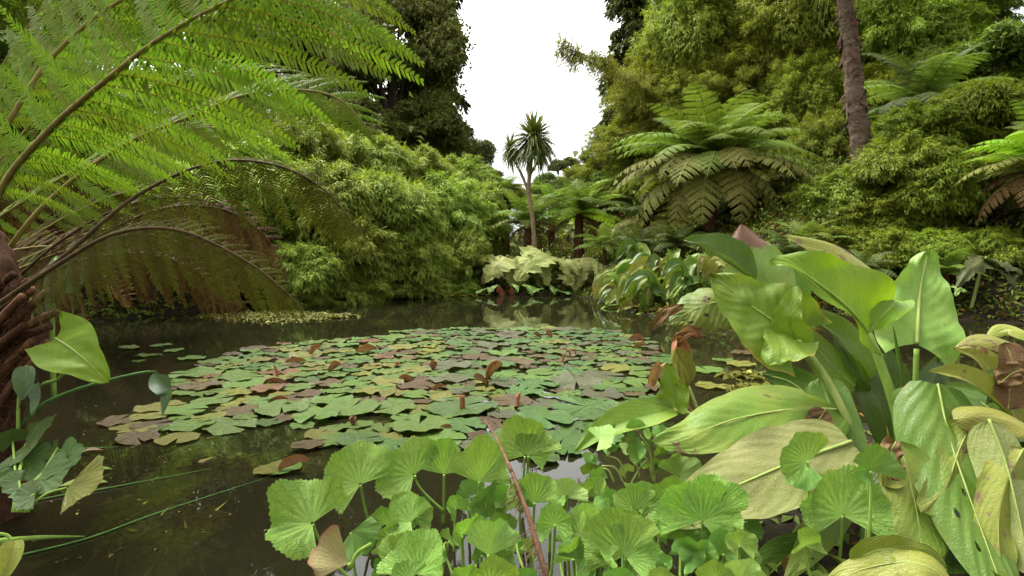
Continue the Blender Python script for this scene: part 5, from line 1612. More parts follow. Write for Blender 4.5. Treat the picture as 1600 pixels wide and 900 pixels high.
big_leaf(r, [(42, 572, 2.25), (40, 595, 2.24), (34, 626, 2.24)], 15, (0.3, -0.9, 0.2), 'arum_grey', [(28, 680, 2.3), (30, 620, 2.3), (42, 572, 2.26)], 0.006, prof='ovate', fold=0.4, rib=0.2, seed=5)
big_leaf(r, [(60, 598, 2.3), (62, 622, 2.28), (50, 650, 2.26)], 13, (-0.3, -0.9, 0.2), 'arum_grey', prof='ovate', fold=0.5, rib=0.2, seed=6)
r = thing("arum_plant", "arum with a long arching stem and one folded leaf dipping to the water", "plant", (*on_water(40, 668)[:2], -0.2))
big_leaf(r, [(242, 581, 2.55), (252, 598, 2.53), (268, 612, 2.5), (262, 632, 2.48), (254, 650, 2.46)], 15, (-0.5, -0.6, 0.6), 'arum_grey',
         [(30, 668, 2.4), (60, 636, 2.42), (110, 612, 2.46), (170, 594, 2.5), (222, 582, 2.54), (243, 581, 2.55)], 0.007, 'stalk_dark', prof='lance', fold=0.75, rib=0.2, seed=7)
r = thing("broken_arum_stem", "green stem lying out over the water with a brown-tipped leaf in the lower corner", "plant", on_water(20, 860))
place("stem", tube(smooth_path(px_path([(-20, 848, 1.9), (60, 840, 2.02), (132, 838, 2.12)]), 14), [0.012, 0.008, 0.002], 8, M['stalk'], "stem"), r)
place("stem", tube(smooth_path(px_path([(-10, 834, 1.8), (10, 836, 1.82), (20, 846, 1.82)]), 10), [0.006, 0.005], 8, M['stalk'], "stem"), r)
big_leaf(r, [(24, 845, 1.8), (18, 865, 1.78), (4, 898, 1.76), (-4, 920, 1.75)], 17, (0.4, -0.8, 0.4), 'wilted_green', prof='ovate', fold=0.5, rib=0.2, seed=8)
r = thing("marsh_plant", "low round-leaved plant at the fern trunk's foot by the left edge", "plant", on_water(30, 760))
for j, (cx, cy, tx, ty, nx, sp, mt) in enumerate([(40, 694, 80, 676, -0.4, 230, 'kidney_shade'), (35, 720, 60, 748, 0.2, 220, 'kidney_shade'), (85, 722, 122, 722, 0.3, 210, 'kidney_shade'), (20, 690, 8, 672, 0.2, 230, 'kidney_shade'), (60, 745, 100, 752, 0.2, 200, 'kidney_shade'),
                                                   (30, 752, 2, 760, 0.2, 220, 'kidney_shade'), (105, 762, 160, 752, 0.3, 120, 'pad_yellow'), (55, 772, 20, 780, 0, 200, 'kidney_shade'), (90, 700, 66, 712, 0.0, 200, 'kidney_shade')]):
    d = 2.05 + (760 - cy) * 0.003
    o = place("leaf", fan_mesh("leaf", at(cx, cy, d), at(tx, ty, d - 0.02), (nx, -0.55, 0.8), mt, sp, 0.15, -0.05, 0.015, 0.05, 3, 40, 0.012, seed=200 + j, na=80), r)
    sub("stalk", tube(smooth_path([at(20 + j * 3, 800, 2.0), (at(20 + j * 3, 800, 2.0) + at(cx, cy, d)) / 2 + [0, 0, 0.02], at(cx, cy, d)], 8), [0.005, 0.004], 6, M['stalk'], "stalk"), o)
for lab, pts in [("thin green reed lying on the water near the lower left plant", [(20, 790, 2.1), (90, 775, 2.25), (170, 762, 2.42), (330, 732, 2.8)]), ("short green reed above the sunken weed", [(92, 703, 2.85), (140, 700, 2.9), (185, 698, 2.94)]),
                 ("long drowned stem crossing the water towards the sky reflection", [(20, 870, 1.97), (140, 840, 2.1), (250, 800, 2.3), (420, 745, 2.65)])]:
    P = [on_water(a, b, 0.006) for a, b, _ in pts]
    tag(obj("reed_stem", tube(smooth_path(P, 20), [0.0035, 0.0028, 0.001], 6, M['stalk_dark'], "reed_stem")), lab, "reed", "stems lying on the water")
for i, (lab, px, py, r_, mt) in enumerate([("fallen orange-brown sliver of leaf beside the short reed", 142, 706, 14, 'curl'), ("yellowish leaf floating beside the lower left plant", 150, 736, 20, 'arum'), ("broad yellow-green leaf lying on the water beside the lower left plant", 130, 757, 32, 'arum')]):
    p = on_water(px, py, 0.01)
    d = (p - CAM) @ _f
    w = r_ / FPX * d
    me, *_ = spine_leaf("floating_leaf", [p - [w, 0.02, 0], p + [0, 0, 0.012], p + [w, 0.03, 0]], w * 0.34, (0, -0.1, 1), mt, 'lance', cup=0.3, seed=i, nu=5, nv=10)
    tag(obj("floating_leaf", me), lab, "leaf", "loose leaves on the water")


# ------------------------------------------------------------------ round-leaved marsh plants in front
def kd(y):
    return 1.58 + (890 - y) / 200 * 0.92


def kidney(root, cx, cy, tx, ty, facing=(0, -0.7, 0.7), span=220, cup=0.25, wide=1.0, mat='kidney', dd=0.0, foot=None, seed=0, bend=0.0, lean=0.0, curve=0.0, wave=0.07):
    """leaf held at (cx, cy), spreading towards (tx, ty); foot = where its stalk leaves the water"""
    d = kd(cy) + dd
    jr = np.random.default_rng(seed + 900)
    facing = np.asarray(facing, float) + jr.normal(0, 0.20, 3) + [0, 0, 0.15]
    c = at(cx, cy, d)
    t = c + (at(tx, ty, d + lean) - c) * 0.88
    o = place("leaf", fan_mesh("leaf", c, t, facing, mat, min(290, span * 1.12), cup + 0.12, curve, 0.005, wave * 1.6, 4, 46, 0.03, wide=wide, seed=seed, fold=0.10 + 0.12 * ((seed * 37) % 10) / 10), root)
    fx, fy = foot if foot else (cx + bend, 930)
    b = at(fx, fy, d + 0.02)
    mid = at(cx + (fx - cx) * 0.35, cy + (fy - cy) * 0.5, d + 0.02)
    n0 = nrm(np.asarray(facing, float))
    r0 = 0.0055
    sub("stalk", tube(smooth_path([b, mid, at(cx + (fx - cx) * 0.06, cy + 10, d + 0.015), c - n0 * 0.006], 12), [r0 * 1.2, r0, r0 * 0.95, r0 * 0.9], 8, M['stalk'], "stalk"), o)
    return o


KG = "round-leaved marsh plants along the near edge"


def kplant(label, px, py=905):
    p = at(px, py, kd(890))
    return thing("marsh_plant", label, "plant", (p[0], p[1], -0.05), KG)


k = kplant("round-leaved plant reaching furthest out over the open water", 545)
kidney(k, 488, 818, 420, 790, (-0.25, -0.42, 0.9), 235, 0.32, 0.95, foot=(556, 915), seed=1, lean=0.03, wave=0.2)
kidney(k, 563, 757, 525, 708, (-0.25, -0.62, 0.78), 215, 0.30, 1.05, foot=(596, 860), seed=2, lean=0.06, wave=0.1)
kidney(k, 545, 880, 484, 862, (0.1, -0.7, 0.6), 90, 0.2, 1.0, 'kidney_dry', foot=(580, 850), seed=3, wave=0.15)
kidney(k, 548, 832, 580, 868, (0.3, -0.5, 0.8), 150, 0.1, 1.0, 'kidney_deep', foot=(560, 925), seed=4, dd=0.05)
k = kplant("round-leaved plant with two fan leaves side by side, left of the brown stem", 700)
kidney(k, 647, 742, 600, 712, (-0.55, -0.6, 0.6), 215, 0.28, 1.1, foot=(694, 800), seed=5, lean=0.04)
kidney(k, 694, 741, 696, 684, (-0.05, -0.85, 0.45), 150, 0.35, 0.85, foot=(693, 820), seed=6, lean=0.06, wave=0.1)
kidney(k, 749, 753, 764, 680, (0.1, -0.85, 0.45), 150, 0.35, 0.8, foot=(742, 850), seed=7, lean=0.06, wave=0.1)
kidney(k, 722, 836, 716, 800, (0.05, -0.25, 0.95), 200, 0.5, 1.3, foot=(725, 900), seed=8, wave=0.12)
kidney(k, 735, 775, 715, 752, (0.1, -0.5, 0.8), 230, 0.15, 1.2, 'kidney_deep', foot=(728, 880), seed=9, dd=0.12)
kidney(k, 768, 790, 755, 750, (0.1, -0.6, 0.7), 220, 0.15, 1.0, 'kidney_deep', foot=(762, 900), seed=10, dd=0.12)
k = kplant("round-leaved plant with the largest overlapping leaves at the bottom edge", 650)
kidney(k, 642, 815, 605, 800, (-0.2, -0.7, 0.7), 235, 0.22, 1.15, foot=(650, 930), seed=11, lean=0.02)
kidney(k, 640, 806, 656, 764, (0.0, -0.8, 0.6), 190, 0.25, 1.0, foot=(655, 930), seed=12, lean=0.02, dd=0.03)
kidney(k, 655, 897, 668, 822, (0.05, -0.7, 0.7), 175, 0.22, 1.0, foot=(660, 950), seed=13, lean=0.06, dd=-0.04)
kidney(k, 622, 868, 588, 858, (-0.2, -0.65, 0.75), 220, 0.2, 1.0, foot=(640, 940), seed=14)
kidney(k, 640, 905, 610, 892, (-0.1, -0.6, 0.75), 220, 0.2, 1.0, foot=(650, 960), seed=15, dd=-0.05)
k = kplant("round-leaved plant with a pale upright leaf beside the leaning brown stem", 760)
kidney(k, 764, 868, 768, 798, (0.35, -0.85, 0.3), 120, 0.15, 0.85, 'kidney_pale', foot=(766, 930), seed=16, lean=0.04)
kidney(k, 765, 912, 770, 860, (0.0, -0.7, 0.7), 210, 0.2, 1.1, foot=(768, 960), seed=17, dd=-0.03)
kidney(k, 728, 908, 728, 872, (0.0, -0.7, 0.7), 200, 0.2, 0.8, foot=(735, 960), seed=18)
kidney(k, 815, 905, 812, 884, (0.0, -0.7, 0.7), 200, 0.2, 1.6, 'kidney_deep', foot=(815, 960), seed=19)
k = kplant("round-leaved plant with bright double leaves behind the leaning brown stem", 830, 880)
kidney(k, 820, 712, 808, 650, (-0.1, -0.8, 0.5), 170, 0.3, 1.0, foot=(812, 800), seed=20, lean=0.06, wave=0.12)
kidney(k, 826, 712, 850, 676, (0.3, -0.7, 0.6), 180, 0.25, 0.9, foot=(816, 800), seed=21, lean=0.03)
kidney(k, 835, 786, 828, 734, (-0.05, -0.8, 0.5), 175, 0.3, 0.95, foot=(824, 900), seed=22, lean=0.05)
kidney(k, 812, 790, 800, 740, (-0.2, -0.8, 0.4), 150, 0.25, 0.8, 'kidney_deep', foot=(818, 900), seed=23, dd=0.06)
kidney(k, 886, 778, 886, 747, (0.0, -0.75, 0.6), 190, 0.3, 1.2, 'kidney_pale', foot=(880, 880), seed=24, lean=0.04)
kidney(k, 867, 820, 868, 780, (0.0, -0.8, 0.55), 290, 0.2, 0.9, foot=(858, 920), seed=25, lean=0.02)
kidney(k, 860, 782, 892, 776, (0.2, -0.5, 0.8), 160, 0.1, 1.0, foot=(858, 880), seed=26, dd=0.02)
k = kplant("round-leaved plant with a folded fan and saucer leaf in the middle of the bottom edge", 975)
kidney(k, 978, 868, 938, 792, (-0.4, -0.75, 0.5), 150, 0.25, 1.0, foot=(975, 950), seed=27, lean=0.06)
kidney(k, 978, 872, 1018, 848, (0.35, -0.6, 0.7), 170, 0.28, 1.0, foot=(980, 950), seed=28, lean=0.04)
kidney(k, 993, 797, 965, 762, (-0.2, -0.75, 0.6), 170, 0.3, 1.0, foot=(989, 900), seed=29, lean=0.04)
kidney(k, 995, 796, 1030, 772, (0.25, -0.75, 0.6), 160, 0.3, 1.0, foot=(990, 900), seed=30, lean=0.04)
kidney(k, 918, 812, 914, 780, (-0.2, -0.75, 0.55), 230, 0.2, 1.0, 'kidney_pale', foot=(928, 920), seed=31)
kidney(k, 925, 838, 905, 822, (-0.3, -0.6, 0.7), 200, 0.25, 1.0, foot=(922, 920), seed=32)
kidney(k, 955, 870, 934, 862, (-0.2, -0.5, 0.8), 220, 0.2, 1.0, foot=(960, 940), seed=33, dd=-0.02)
kidney(k, 965, 905, 960, 880, (0.0, -0.7, 0.7), 220, 0.2, 1.3, 'kidney_deep', foot=(965, 960), seed=34)
k = kplant("round-leaved plant with a large twisted leaf in front of the cream skunk cabbage leaf", 1090)
kidney(k, 1097, 812, 1068, 736, (-0.25, -0.75, 0.55), 165, 0.22, 1.1, foot=(1090, 930), seed=35, lean=0.06)
kidney(k, 1098, 815, 1142, 768, (0.45, -0.65, 0.55), 185, 0.25, 1.0, foot=(1092, 930), seed=36, lean=0.03)
kidney(k, 1066, 790, 1040, 730, (-0.35, -0.8, 0.4), 120, 0.2, 0.9, foot=(1064, 925), seed=37, dd=0.06)
kidney(k, 1155, 852, 1156, 824, (0.05, -0.7, 0.7), 250, 0.3, 1.2, foot=(1154, 930), seed=38, lean=0.02)
kidney(k, 1118, 905, 1112, 868, (-0.05, -0.7, 0.65), 200, 0.2, 1.05, foot=(1118, 960), seed=39)
kidney(k, 1160, 905, 1165, 864, (0.1, -0.85, 0.4), 150, 0.15, 1.0, 'kidney_pale', foot=(1160, 960), seed=40, dd=0.03)
kidney(k, 1035, 905, 1042, 884, (0.0, -0.6, 0.75), 220, 0.2, 1.4, foot=(1040, 960), seed=41)
kidney(k, 1040, 880, 1046, 862, (0.0, -0.6, 0.75), 220, 0.2, 0.8, 'kidney_deep', foot=(1046, 940), seed=42)
kidney(k, 1120, 850, 1110, 830, (0.0, -0.5, 0.8), 240, 0.1, 1.6, 'kidney_deep', foot=(1120, 930), seed=43, dd=0.08)
k = kplant("round-leaved plant with one broad saucer leaf against the skunk cabbages", 1310)
kidney(k, 1317, 806, 1310, 722, (0.0, -0.72, 0.68), 215, 0.20, 0.98, foot=(1304, 930), seed=44, lean=0.06, wave=0.04)
kidney(k, 1262, 721, 1218, 686, (-0.3, -0.75, 0.55), 170, 0.2, 1.0, foot=(1270, 900), seed=45, lean=0.03, dd=-0.42)
kidney(k, 1260, 724, 1228, 760, (-0.3, -0.75, 0.5), 150, 0.15, 0.8, 'kidney_deep', foot=(1270, 900), seed=46, dd=-0.39)
kidney(k, 1358, 732, 1338, 706, (-0.2, -0.75, 0.6), 200, 0.2, 0.9, 'kidney_deep', foot=(1352, 880), seed=47, dd=-0.38)
kidney(k, 1362, 736, 1378, 690, (0.2, -0.8, 0.5), 150, 0.2, 0.9, 'kidney_deep', foot=(1355, 880), seed=48, dd=-0.40)
kidney(k, 1256, 853, 1254, 818, (-0.05, -0.8, 0.5), 190, 0.3, 0.9, foot=(1278, 930), seed=49, wave=0.15)
place("stalk", tube(smooth_path(px_path([(1386, 805, 1.95), (1391, 835, 1.93), (1378, 860, 1.9), (1348, 876, 1.88), (1312, 888, 1.85)]), 20), [0.010, 0.008, 0.007], 9, M['stalk_pale'], "stalk"), k)
rg = np.random.default_rng(31)
k = kplant("background tuft of round-leaved plants filling between the marsh stalks", 880, 860)
for i in range(34):             # young leaves between the large ones
    cx, cy = rg.uniform(575, 1190), rg.uniform(745, 880)
    kidney(k, cx, cy, cx + rg.normal(0, 16), cy - rg.uniform(20, 38), (rg.normal(0, 0.35), -0.6, 0.7), rg.uniform(170, 270), 0.28, rg.uniform(0.8, 1.1), str(rg.choice(['kidney', 'kidney', 'kidney_deep', 'kidney_pale'])), dd=rg.uniform(0.02, 0.12), foot=(cx + rg.normal(0, 10), 950), seed=700 + i, wave=0.12)
for i in range(30):             # small leaves and bare stalks further down in the clump
    cx, cy = rg.uniform(560, 1210), rg.uniform(800, 895)
    kidney(k, cx, cy, cx + rg.normal(0, 14), cy - rg.uniform(16, 34), (rg.normal(0, 0.3), -0.6, 0.7), rg.uniform(150, 260), 0.2, 1.0, rg.choice(['kidney_deep', 'kidney', 'kidney_deep']), dd=rg.uniform(0.10, 0.3), foot=(cx + rg.normal(0, 10), 950), seed=300 + i)
for i in range(24):
    x = rg.uniform(590, 1200)
    place("stalk", tube(smooth_path(px_path([(x + rg.normal(0, 12), 925, 1.85), (x + rg.normal(0, 5), 860, 1.95), (x, rg.uniform(825, 870), 2.0)]), 8), [0.006, 0.0045, 0.003], 6, M['stalk' if i % 3 else 'stalk_dark'], "stalk"), k)

# the leaning brown stem with hanging rootlets
r = thing("leaning_dead_stem", "leaning reddish brown stem with fine rootlets standing among the round leaves", "stem", at(858, 915, 1.6))
sp = smooth_path(px_path([(862, 930, 1.58), (842, 860, 1.64), (822, 795, 1.72), (800, 738, 1.82)]), 30)
place("stem", tube(sp, [0.0085, 0.008, 0.007, 0.006], 9, M['dead_stem'], "stem", jitter=0.16), r)
place("stem", tube(smooth_path(px_path([(800, 738, 1.82), (778, 690, 2.0), (757, 655, 2.2)]), 10), [0.007, 0.004, 0.002], 7, M['dead_stem'], "stem", jitter=0.05), r)
for i in range(46):
    p = sp[rg.integers(2, 30)]
    q = [p]
    for j in range(4):
        q.append(q[-1] + np.array([rg.normal(-0.006, 0.012), rg.normal(-0.004, 0.008), -rg.uniform(0.006, 0.02)]))
    place("rootlet", tube(np.array(q), [0.0016, 0.0007], 4, M['dead_stem'], "rootlet", caps=False), r)

# weedy sprigs behind the round leaves
r = thing("weed_sprigs", "small tangle of leafy weeds with pale stalks in front of the arching leaf", "weed", (*at(985, 735, 2.4)[:2], 0.0))
for i in range(34):
    x, y = rg.uniform(915, 1060), rg.uniform(668, 738)
    d = 2.45 + rg.uniform(-0.12, 0.12)
    place("leaf", fan_mesh("leaf", at(x, y, d), at(x + rg.normal(0, 12), y - rg.uniform(4, 16), d), (rg.normal(0, 0.4), -0.5, 0.8), str(rg.choice(['kidney', 'kidney_deep', 'kidney_pale', 'skunk_blotch'])), rg.uniform(120, 260), 0.2, 0, 0.02, 0.1, 3, 14, 0.03, seed=500 + i, na=36, nr=4), r)
for (x0, y0, x1, y1) in [(1022, 740, 992, 705), (1020, 728, 1000, 680), (975, 742, 940, 728), (978, 735, 948, 712), (960, 740, 930, 735), (1000, 735, 975, 700), (1024, 742, 1002, 690), (985, 745, 1010, 720)]:
    place("stalk", tube(smooth_path(px_path([(x0, y0 + 14, 2.4), ((x0 + x1) / 2 + 4, (y0 + y1) / 2 - 4, 2.42), (x1, y1, 2.45)]), 8), [0.005, 0.0035], 6, M['stalk_pale'], "stalk"), r)

# ------------------------------------------------------------------ skunk cabbages on the right
SG = "skunk cabbages on the near right bank"


def splant(label, px, py, d):
    p = at(px, py, d)
    return thing("skunk_cabbage", label, "plant", (p[0], p[1], max(0, ground_z(p[0], p[1]))), SG)


s1 = splant("upright skunk cabbage with the lit heart-shaped leaf and lime arching leaf", 1420, 690, 2.5)
big_leaf(s1, [(1432, 538, 2.62), (1434, 500, 2.66), (1438, 450, 2.72), (1450, 392, 2.76)], 62, (-0.12, -0.93, 0.32), 'skunk_pale', [(1428, 720, 2.55), (1430, 620, 2.6), (1432, 545, 2.62)], 0.013, prof='cord', lobe=0.5, cup=0.10, wave=0.14, freq=2.8, rib=0.7, rib_side=1, seed=1, notch=0.025, nu=22, nv=44)
big_leaf(s1, [(1356, 520, 2.45), (1325, 482, 2.42), (1280, 445, 2.42), (1240, 418, 2.45), (1203, 407, 2.5)], 52, (0.25, -0.85, 0.45), 'skunk_lime', [(1412, 720, 2.38), (1400, 645, 2.4), (1378, 575, 2.43), (1356, 520, 2.45)], 0.020, 'stalk', prof='cord', lobe=0.7, fold=0.15, wave=0.16, freq=2.6, asym=0.5, rib=0.75, rib_mat='stalk', rib_side=1, seed=2, nu=22, nv=44, label="lime green arching leaf seen from below")
big_leaf(s1, [(1400, 470, 2.5), (1390, 482, 2.46), (1372, 500, 2.45), (1356, 520, 2.45)], 28, (-0.2, -0.55, 0.8), 'skunk_lime', prof='ovate', fold=0.3, wave=0.1, rib=0.2, seed=3, label="curled back lobe of the lime leaf")
big_leaf(s1, [(1412, 600, 2.5), (1404, 560, 2.5), (1395, 508, 2.5)], 6, (-0.4, -0.9, 0.1), 'skunk', prof='lance', roll=2.2, rib=0.1, seed=4, nu=8, label="rolled young leaf")
big_leaf(s1, [(1470, 590, 2.72), (1478, 540, 2.75), (1462, 480, 2.78), (1452, 462, 2.79)], 20, (0.3, -0.9, 0.3), 'skunk_speck', prof='strap', fold=0.3, rib=0.3, seed=5)
s2 = splant("skunk cabbage with the broad yellow-edged leaf facing the pond", 1300, 700, 2.5)
big_leaf(s2, [(1243, 528, 2.48), (1205, 500, 2.50), (1160, 468, 2.54), (1112, 430, 2.60)], 66, (-0.35, -0.80, 0.5), 'skunk_edge', [(1395, 830, 2.28), (1345, 700, 2.36), (1290, 590, 2.44), (1243, 530, 2.48)], 0.017, 'stalk_pale', prof='cord', lobe=0.45, cup=0.12, wave=0.06, freq=2.5, rib=0.35, rib_side=1, seed=6, notch=0.03, nu=44, nv=80, holes=((0.35, 0.55, 0.05), (-0.2, 0.6, 0.035)))
big_leaf(s2, [(1243, 530, 2.46), (1232, 500, 2.42), (1238, 470, 2.40), (1246, 446, 2.40)], 30, (-0.7, -0.65, 0.3), 'skunk_edge', prof='cord', lobe=0.5, cup=0.1, wave=0.08, rib=0.2, seed=7, notch=0.03, label="folded side lobe with orange scalloped edge")
big_leaf(s2, [(1240, 530, 2.44), (1222, 545, 2.40), (1205, 560, 2.38), (1200, 572, 2.37)], 40, (-0.3, -0.7, 0.65), 'skunk_edge', prof='cord', lobe=0.3, cup=0.15, wave=0.10, rib=0.2, seed=8, notch=0.02, label="wavy lower lobe")
s3 = splant("tall skunk cabbage with the brown-tipped hooded leaf", 1190, 560, 3.0)
big_leaf(s3, [(1215, 470, 3.0), (1190, 425, 3.02), (1168, 385, 3.05), (1158, 350, 3.08)], 52, (-0.25, -0.85, 0.45), 'skunk_tipped', prof='ovate', cup=-0.35, wave=0.04, rib=0.3, seed=9, nv=40, nu=20, notch=0.02)
big_leaf(s3, [(1180, 440, 2.9), (1140, 412, 2.92), (1100, 388, 2.96), (1066, 376, 3.0)], 27, (-0.1, -0.5, 0.85), 'skunk_dark', prof='lance', fold=0.85, wave=0.06, rib=0.4, seed=10, nv=36, label="pointed trough-shaped leaf")
big_leaf(s3, [(1410, 470, 2.95), (1360, 430, 3.0), (1300, 392, 3.06), (1226, 366, 3.12)], 27, (0.1, -0.75, 0.65), 'skunk_speck', prof='lance', cup=-0.25, rib=0.3, seed=11, nv=40, label="long yellowish leaf speckled brown")
big_leaf(s3, [(1260, 470, 3.1), (1225, 440, 3.12), (1195, 412, 3.15), (1150, 400, 3.2)], 34, (0.1, -0.7, 0.7), 'skunk', prof='ovate', cup=0.2, rib=0.3, seed=12)
s4 = splant("skunk cabbage with the holed leaf drooping into the water behind the yellow-edged leaf", 1120, 520, 3.5)
big_leaf(s4, [(1150, 470, 3.4), (1110, 474, 3.38), (1072, 490, 3.36), (1046, 508, 3.34)], 42, (-0.1, -0.75, 0.65), 'skunk_blotch', [(1190, 560, 3.4), (1175, 500, 3.4), (1150, 470, 3.4)], 0.018, prof='ovate', cup=-0.35, wave=0.05, rib=0.3, seed=13, notch=0.05, holes=((-0.4, 0.5, 0.09), (0.2, 0.35, 0.05), (-0.6, 0.75, 0.10), (-0.3, 0.8, 0.08)), nu=40, nv=80, label="brown-torn leaf with holes")
big_leaf(s4, [(1068, 478, 3.33), (1052, 486, 3.3), (1036, 496, 3.3), (1018, 520, 3.3)], 14, (-0.2, -0.6, 0.7), 'skunk_brown', prof='lance', roll=1.5, crumple=0.12, rib=0.1, seed=14, label="dead brown tip")
s5 = splant("skunk cabbage with glossy overlapping leaves in the middle of the clump", 1330, 690, 2.5)
big_leaf(s5, [(1360, 610, 2.62), (1335, 560, 2.60), (1295, 515, 2.60), (1246, 478, 2.62)], 34, (0.35, -0.65, 0.65), 'skunk', prof='lance', fold=0.35, wave=0.03, rib=0.5, seed=15, nv=36)
big_leaf(s5, [(1335, 605, 2.52), (1300, 570, 2.50), (1265, 530, 2.52), (1240, 495, 2.55)], 30, (-0.4, -0.6, 0.7), 'skunk', prof='ovate', cup=-0.2, wave=0.05, rib=0.4, seed=16, nv=34)
big_leaf(s5, [(1400, 720, 2.45), (1375, 640, 2.55), (1335, 570, 2.65), (1300, 520, 2.7)], 40, (0.2, -0.8, 0.5), 'skunk_dark', prof='ovate', cup=0.2, rib=0.5, seed=17)
big_leaf(s5, [(1400, 690, 2.55), (1400, 620, 2.62), (1380, 560, 2.68), (1370, 520, 2.72)], 36, (0.0, -0.85, 0.5), 'skunk_dark', prof='ovate', cup=0.2, rib=0.5, seed=18)
big_leaf(s5, [(1190, 585, 2.62), (1240, 600, 2.6), (1290, 650, 2.5), (1330, 720, 2.4)], 44, (-0.2, -0.7, 0.65), 'skunk_dark', prof='obov', cup=0.1, wave=0.07, rib=0.4, seed=19, notch=0.03)
big_leaf(s5, [(1280, 590, 2.5), (1300, 640, 2.42), (1320, 690, 2.35), (1330, 740, 2.3)], 36, (-0.3, -0.8, 0.4), 'skunk', prof='strap', cup=0.1, rib=0.4, seed=20)
big_leaf(s5, [(1440, 680, 2.5), (1445, 620, 2.6), (1470, 570, 2.7), (1482, 540, 2.75)], 30, (0.2, -0.85, 0.4), 'skunk_dark', prof='ovate', cup=0.2, rib=0.4, seed=21)
s6 = splant("skunk cabbage with the huge leaf lying flat towards the pond", 1270, 720, 2.3)
big_leaf(s6, [(1310, 640, 2.42), (1240, 640, 2.36), (1150, 655, 2.30), (1080, 680, 2.24), (1018, 692, 2.22)], 66, (-0.25, -0.62, 0.75), 'skunk_blotch', prof='ovate', cup=-0.18, wave=0.03, rib=0.35, rib_side=1, seed=22, nu=22, nv=44, notch=0.02)
s7 = splant("yellow-green skunk cabbage leaf arching low over the lily pads", 1085, 700, 2.45)
big_leaf(s7, [(1052, 640, 2.5), (1020, 648, 2.48), (970, 662, 2.46), (930, 682, 2.44), (898, 706, 2.42)], 26, (0.1, -0.6, 0.8), 'skunk_edge', [(1130, 700, 2.45), (1090, 655, 2.48), (1052, 640, 2.5)], 0.014, 'stalk_pale', prof='ovate', fold=0.4, wave=0.10, freq=2, rib=0.5, rib_side=-1, seed=23, nv=36)
big_leaf(s7, [(1052, 642, 2.5), (1054, 615, 2.5), (1048, 590, 2.5), (1042, 566, 2.5)], 26, (-0.5, -0.8, 0.3), 'skunk_edge', prof='cord', fold=0.35, wave=0.12, rib=0.3, seed=24, notch=0.02, holes=((0.3, 0.5, 0.06),), label="upright lobe of the arching leaf")
s8 = splant("withered skunk cabbage leaf, brown crumpled head on a thin stem", 1095, 690, 2.55)
big_leaf(s8, [(1064, 622, 2.6), (1062, 590, 2.6), (1058, 555, 2.6), (1060, 520, 2.6)], 32, (0.2, -0.9, 0.3), 'wilted_green', [(1098, 700, 2.5), (1085, 650, 2.55), (1064, 622, 2.6)], 0.007, 'stalk_red', prof='obov', roll=2.0, crumple=0.10, rib=0.2, seed=25, nu=18)
big_leaf(s8, [(1058, 540, 2.58), (1068, 528, 2.56), (1080, 522, 2.56), (1092, 528, 2.56)], 14, (0, -0.6, 0.8), 'wilted', prof='strap', crumple=0.22, roll=1.2, rib=0.1, seed=26)
big_leaf(s8, [(1040, 572, 2.58), (1030, 578, 2.55), (1022, 590, 2.54), (1018, 604, 2.54)], 15, (-0.3, -0.8, 0.4), 'wilted', prof='strap', crumple=0.25, roll=1.6, rib=0.1, seed=27)
place("stalk", tube(smooth_path(px_path([(1112, 700, 2.5), (1090, 640, 2.55), (1074, 600, 2.6)]), 8), [0.010, 0.007], 7, M['stalk_pale'], "stalk"), s8)
s9 = splant("bleached cream skunk cabbage leaf lying behind the round leaves", 1270, 790, 2.0)
big_leaf(s9, [(1330, 690, 2.16), (1240, 722, 2.10), (1150, 760, 2.04), (1070, 795, 2.0), (1000, 815, 1.98)], 68, (-0.1, -0.62, 0.75), 'skunk_cream', prof='ovate', cup=0.05, wave=0.09, freq=3.4, rib=0.55, rib_side=1, seed=28, notch=0.03, nu=22, nv=44, crumple=0.02, holes=((0.5, 0.5, 0.03), (-0.4, 0.3, 0.03)))
s10 = splant("skunk cabbage with the long holed leaf hanging down to the bottom edge", 1450, 640, 2.2)
big_leaf(s10, [(1465, 600, 2.25), (1482, 680, 2.12), (1512, 770, 1.98), (1548, 870, 1.84), (1590, 990, 1.70)], 76, (-0.05, -0.85, 0.5), 'skunk', prof='ovate', cup=-0.22, wave=0.03, rib=0.25, rib_side=1, seed=29, nu=50, nv=130, notch=0.012, holes=((0.25, 0.38, 0.055), (0.05, 0.50, 0.04), (-0.30, 0.52, 0.085), (-0.42, 0.545, 0.045), (0.45, 0.60, 0.045), (0.3, 0.72, 0.05)))
big_leaf(s10, [(1430, 600, 2.32), (1440, 640, 2.26), (1450, 690, 2.2), (1450, 740, 2.14)], 42, (-0.25, -0.8, 0.5), 'skunk', prof='strap', cup=-0.15, wave=0.07, rib=0.2, seed=30, notch=0.02)
big_leaf(s10, [(1405, 690, 2.12), (1420, 745, 2.05), (1435, 810, 1.98), (1440, 880, 1.9)], 46, (-0.25, -0.85, 0.4), 'skunk_blotch', prof='strap', cup=-0.12, wave=0.05, rib=0.2, seed=31, notch=0.03, crumple=0.02)
big_leaf(s10, [(1500, 930, 1.66), (1450, 885, 1.70), (1390, 880, 1.74), (1290, 905, 1.78)], 34, (0.0, -0.5, 0.85), 'skunk_yellow', prof='lance', cup=-0.2, wave=0.06, rib=0.3, seed=32)
s11 = splant("yellow and brown dying skunk cabbage at the right picture edge", 1560, 640, 2.3)
big_leaf(s11, [(1590, 660, 2.25), (1560, 600, 2.3), (1530, 560, 2.34), (1490, 545, 2.38)], 30, (-0.1, -0.75, 0.65), 'skunk_yellow', prof='ovate', fold=0.4, wave=0.05, rib=0.4, seed=33, notch=0.02)
big_leaf(s11, [(1578, 650, 2.22), (1540, 615, 2.22), (1500, 590, 2.24), (1450, 580, 2.28)], 22, (-0.1, -0.6, 0.8), 'skunk_yellow', prof='lance', fold=0.6, rib=0.4, seed=34)
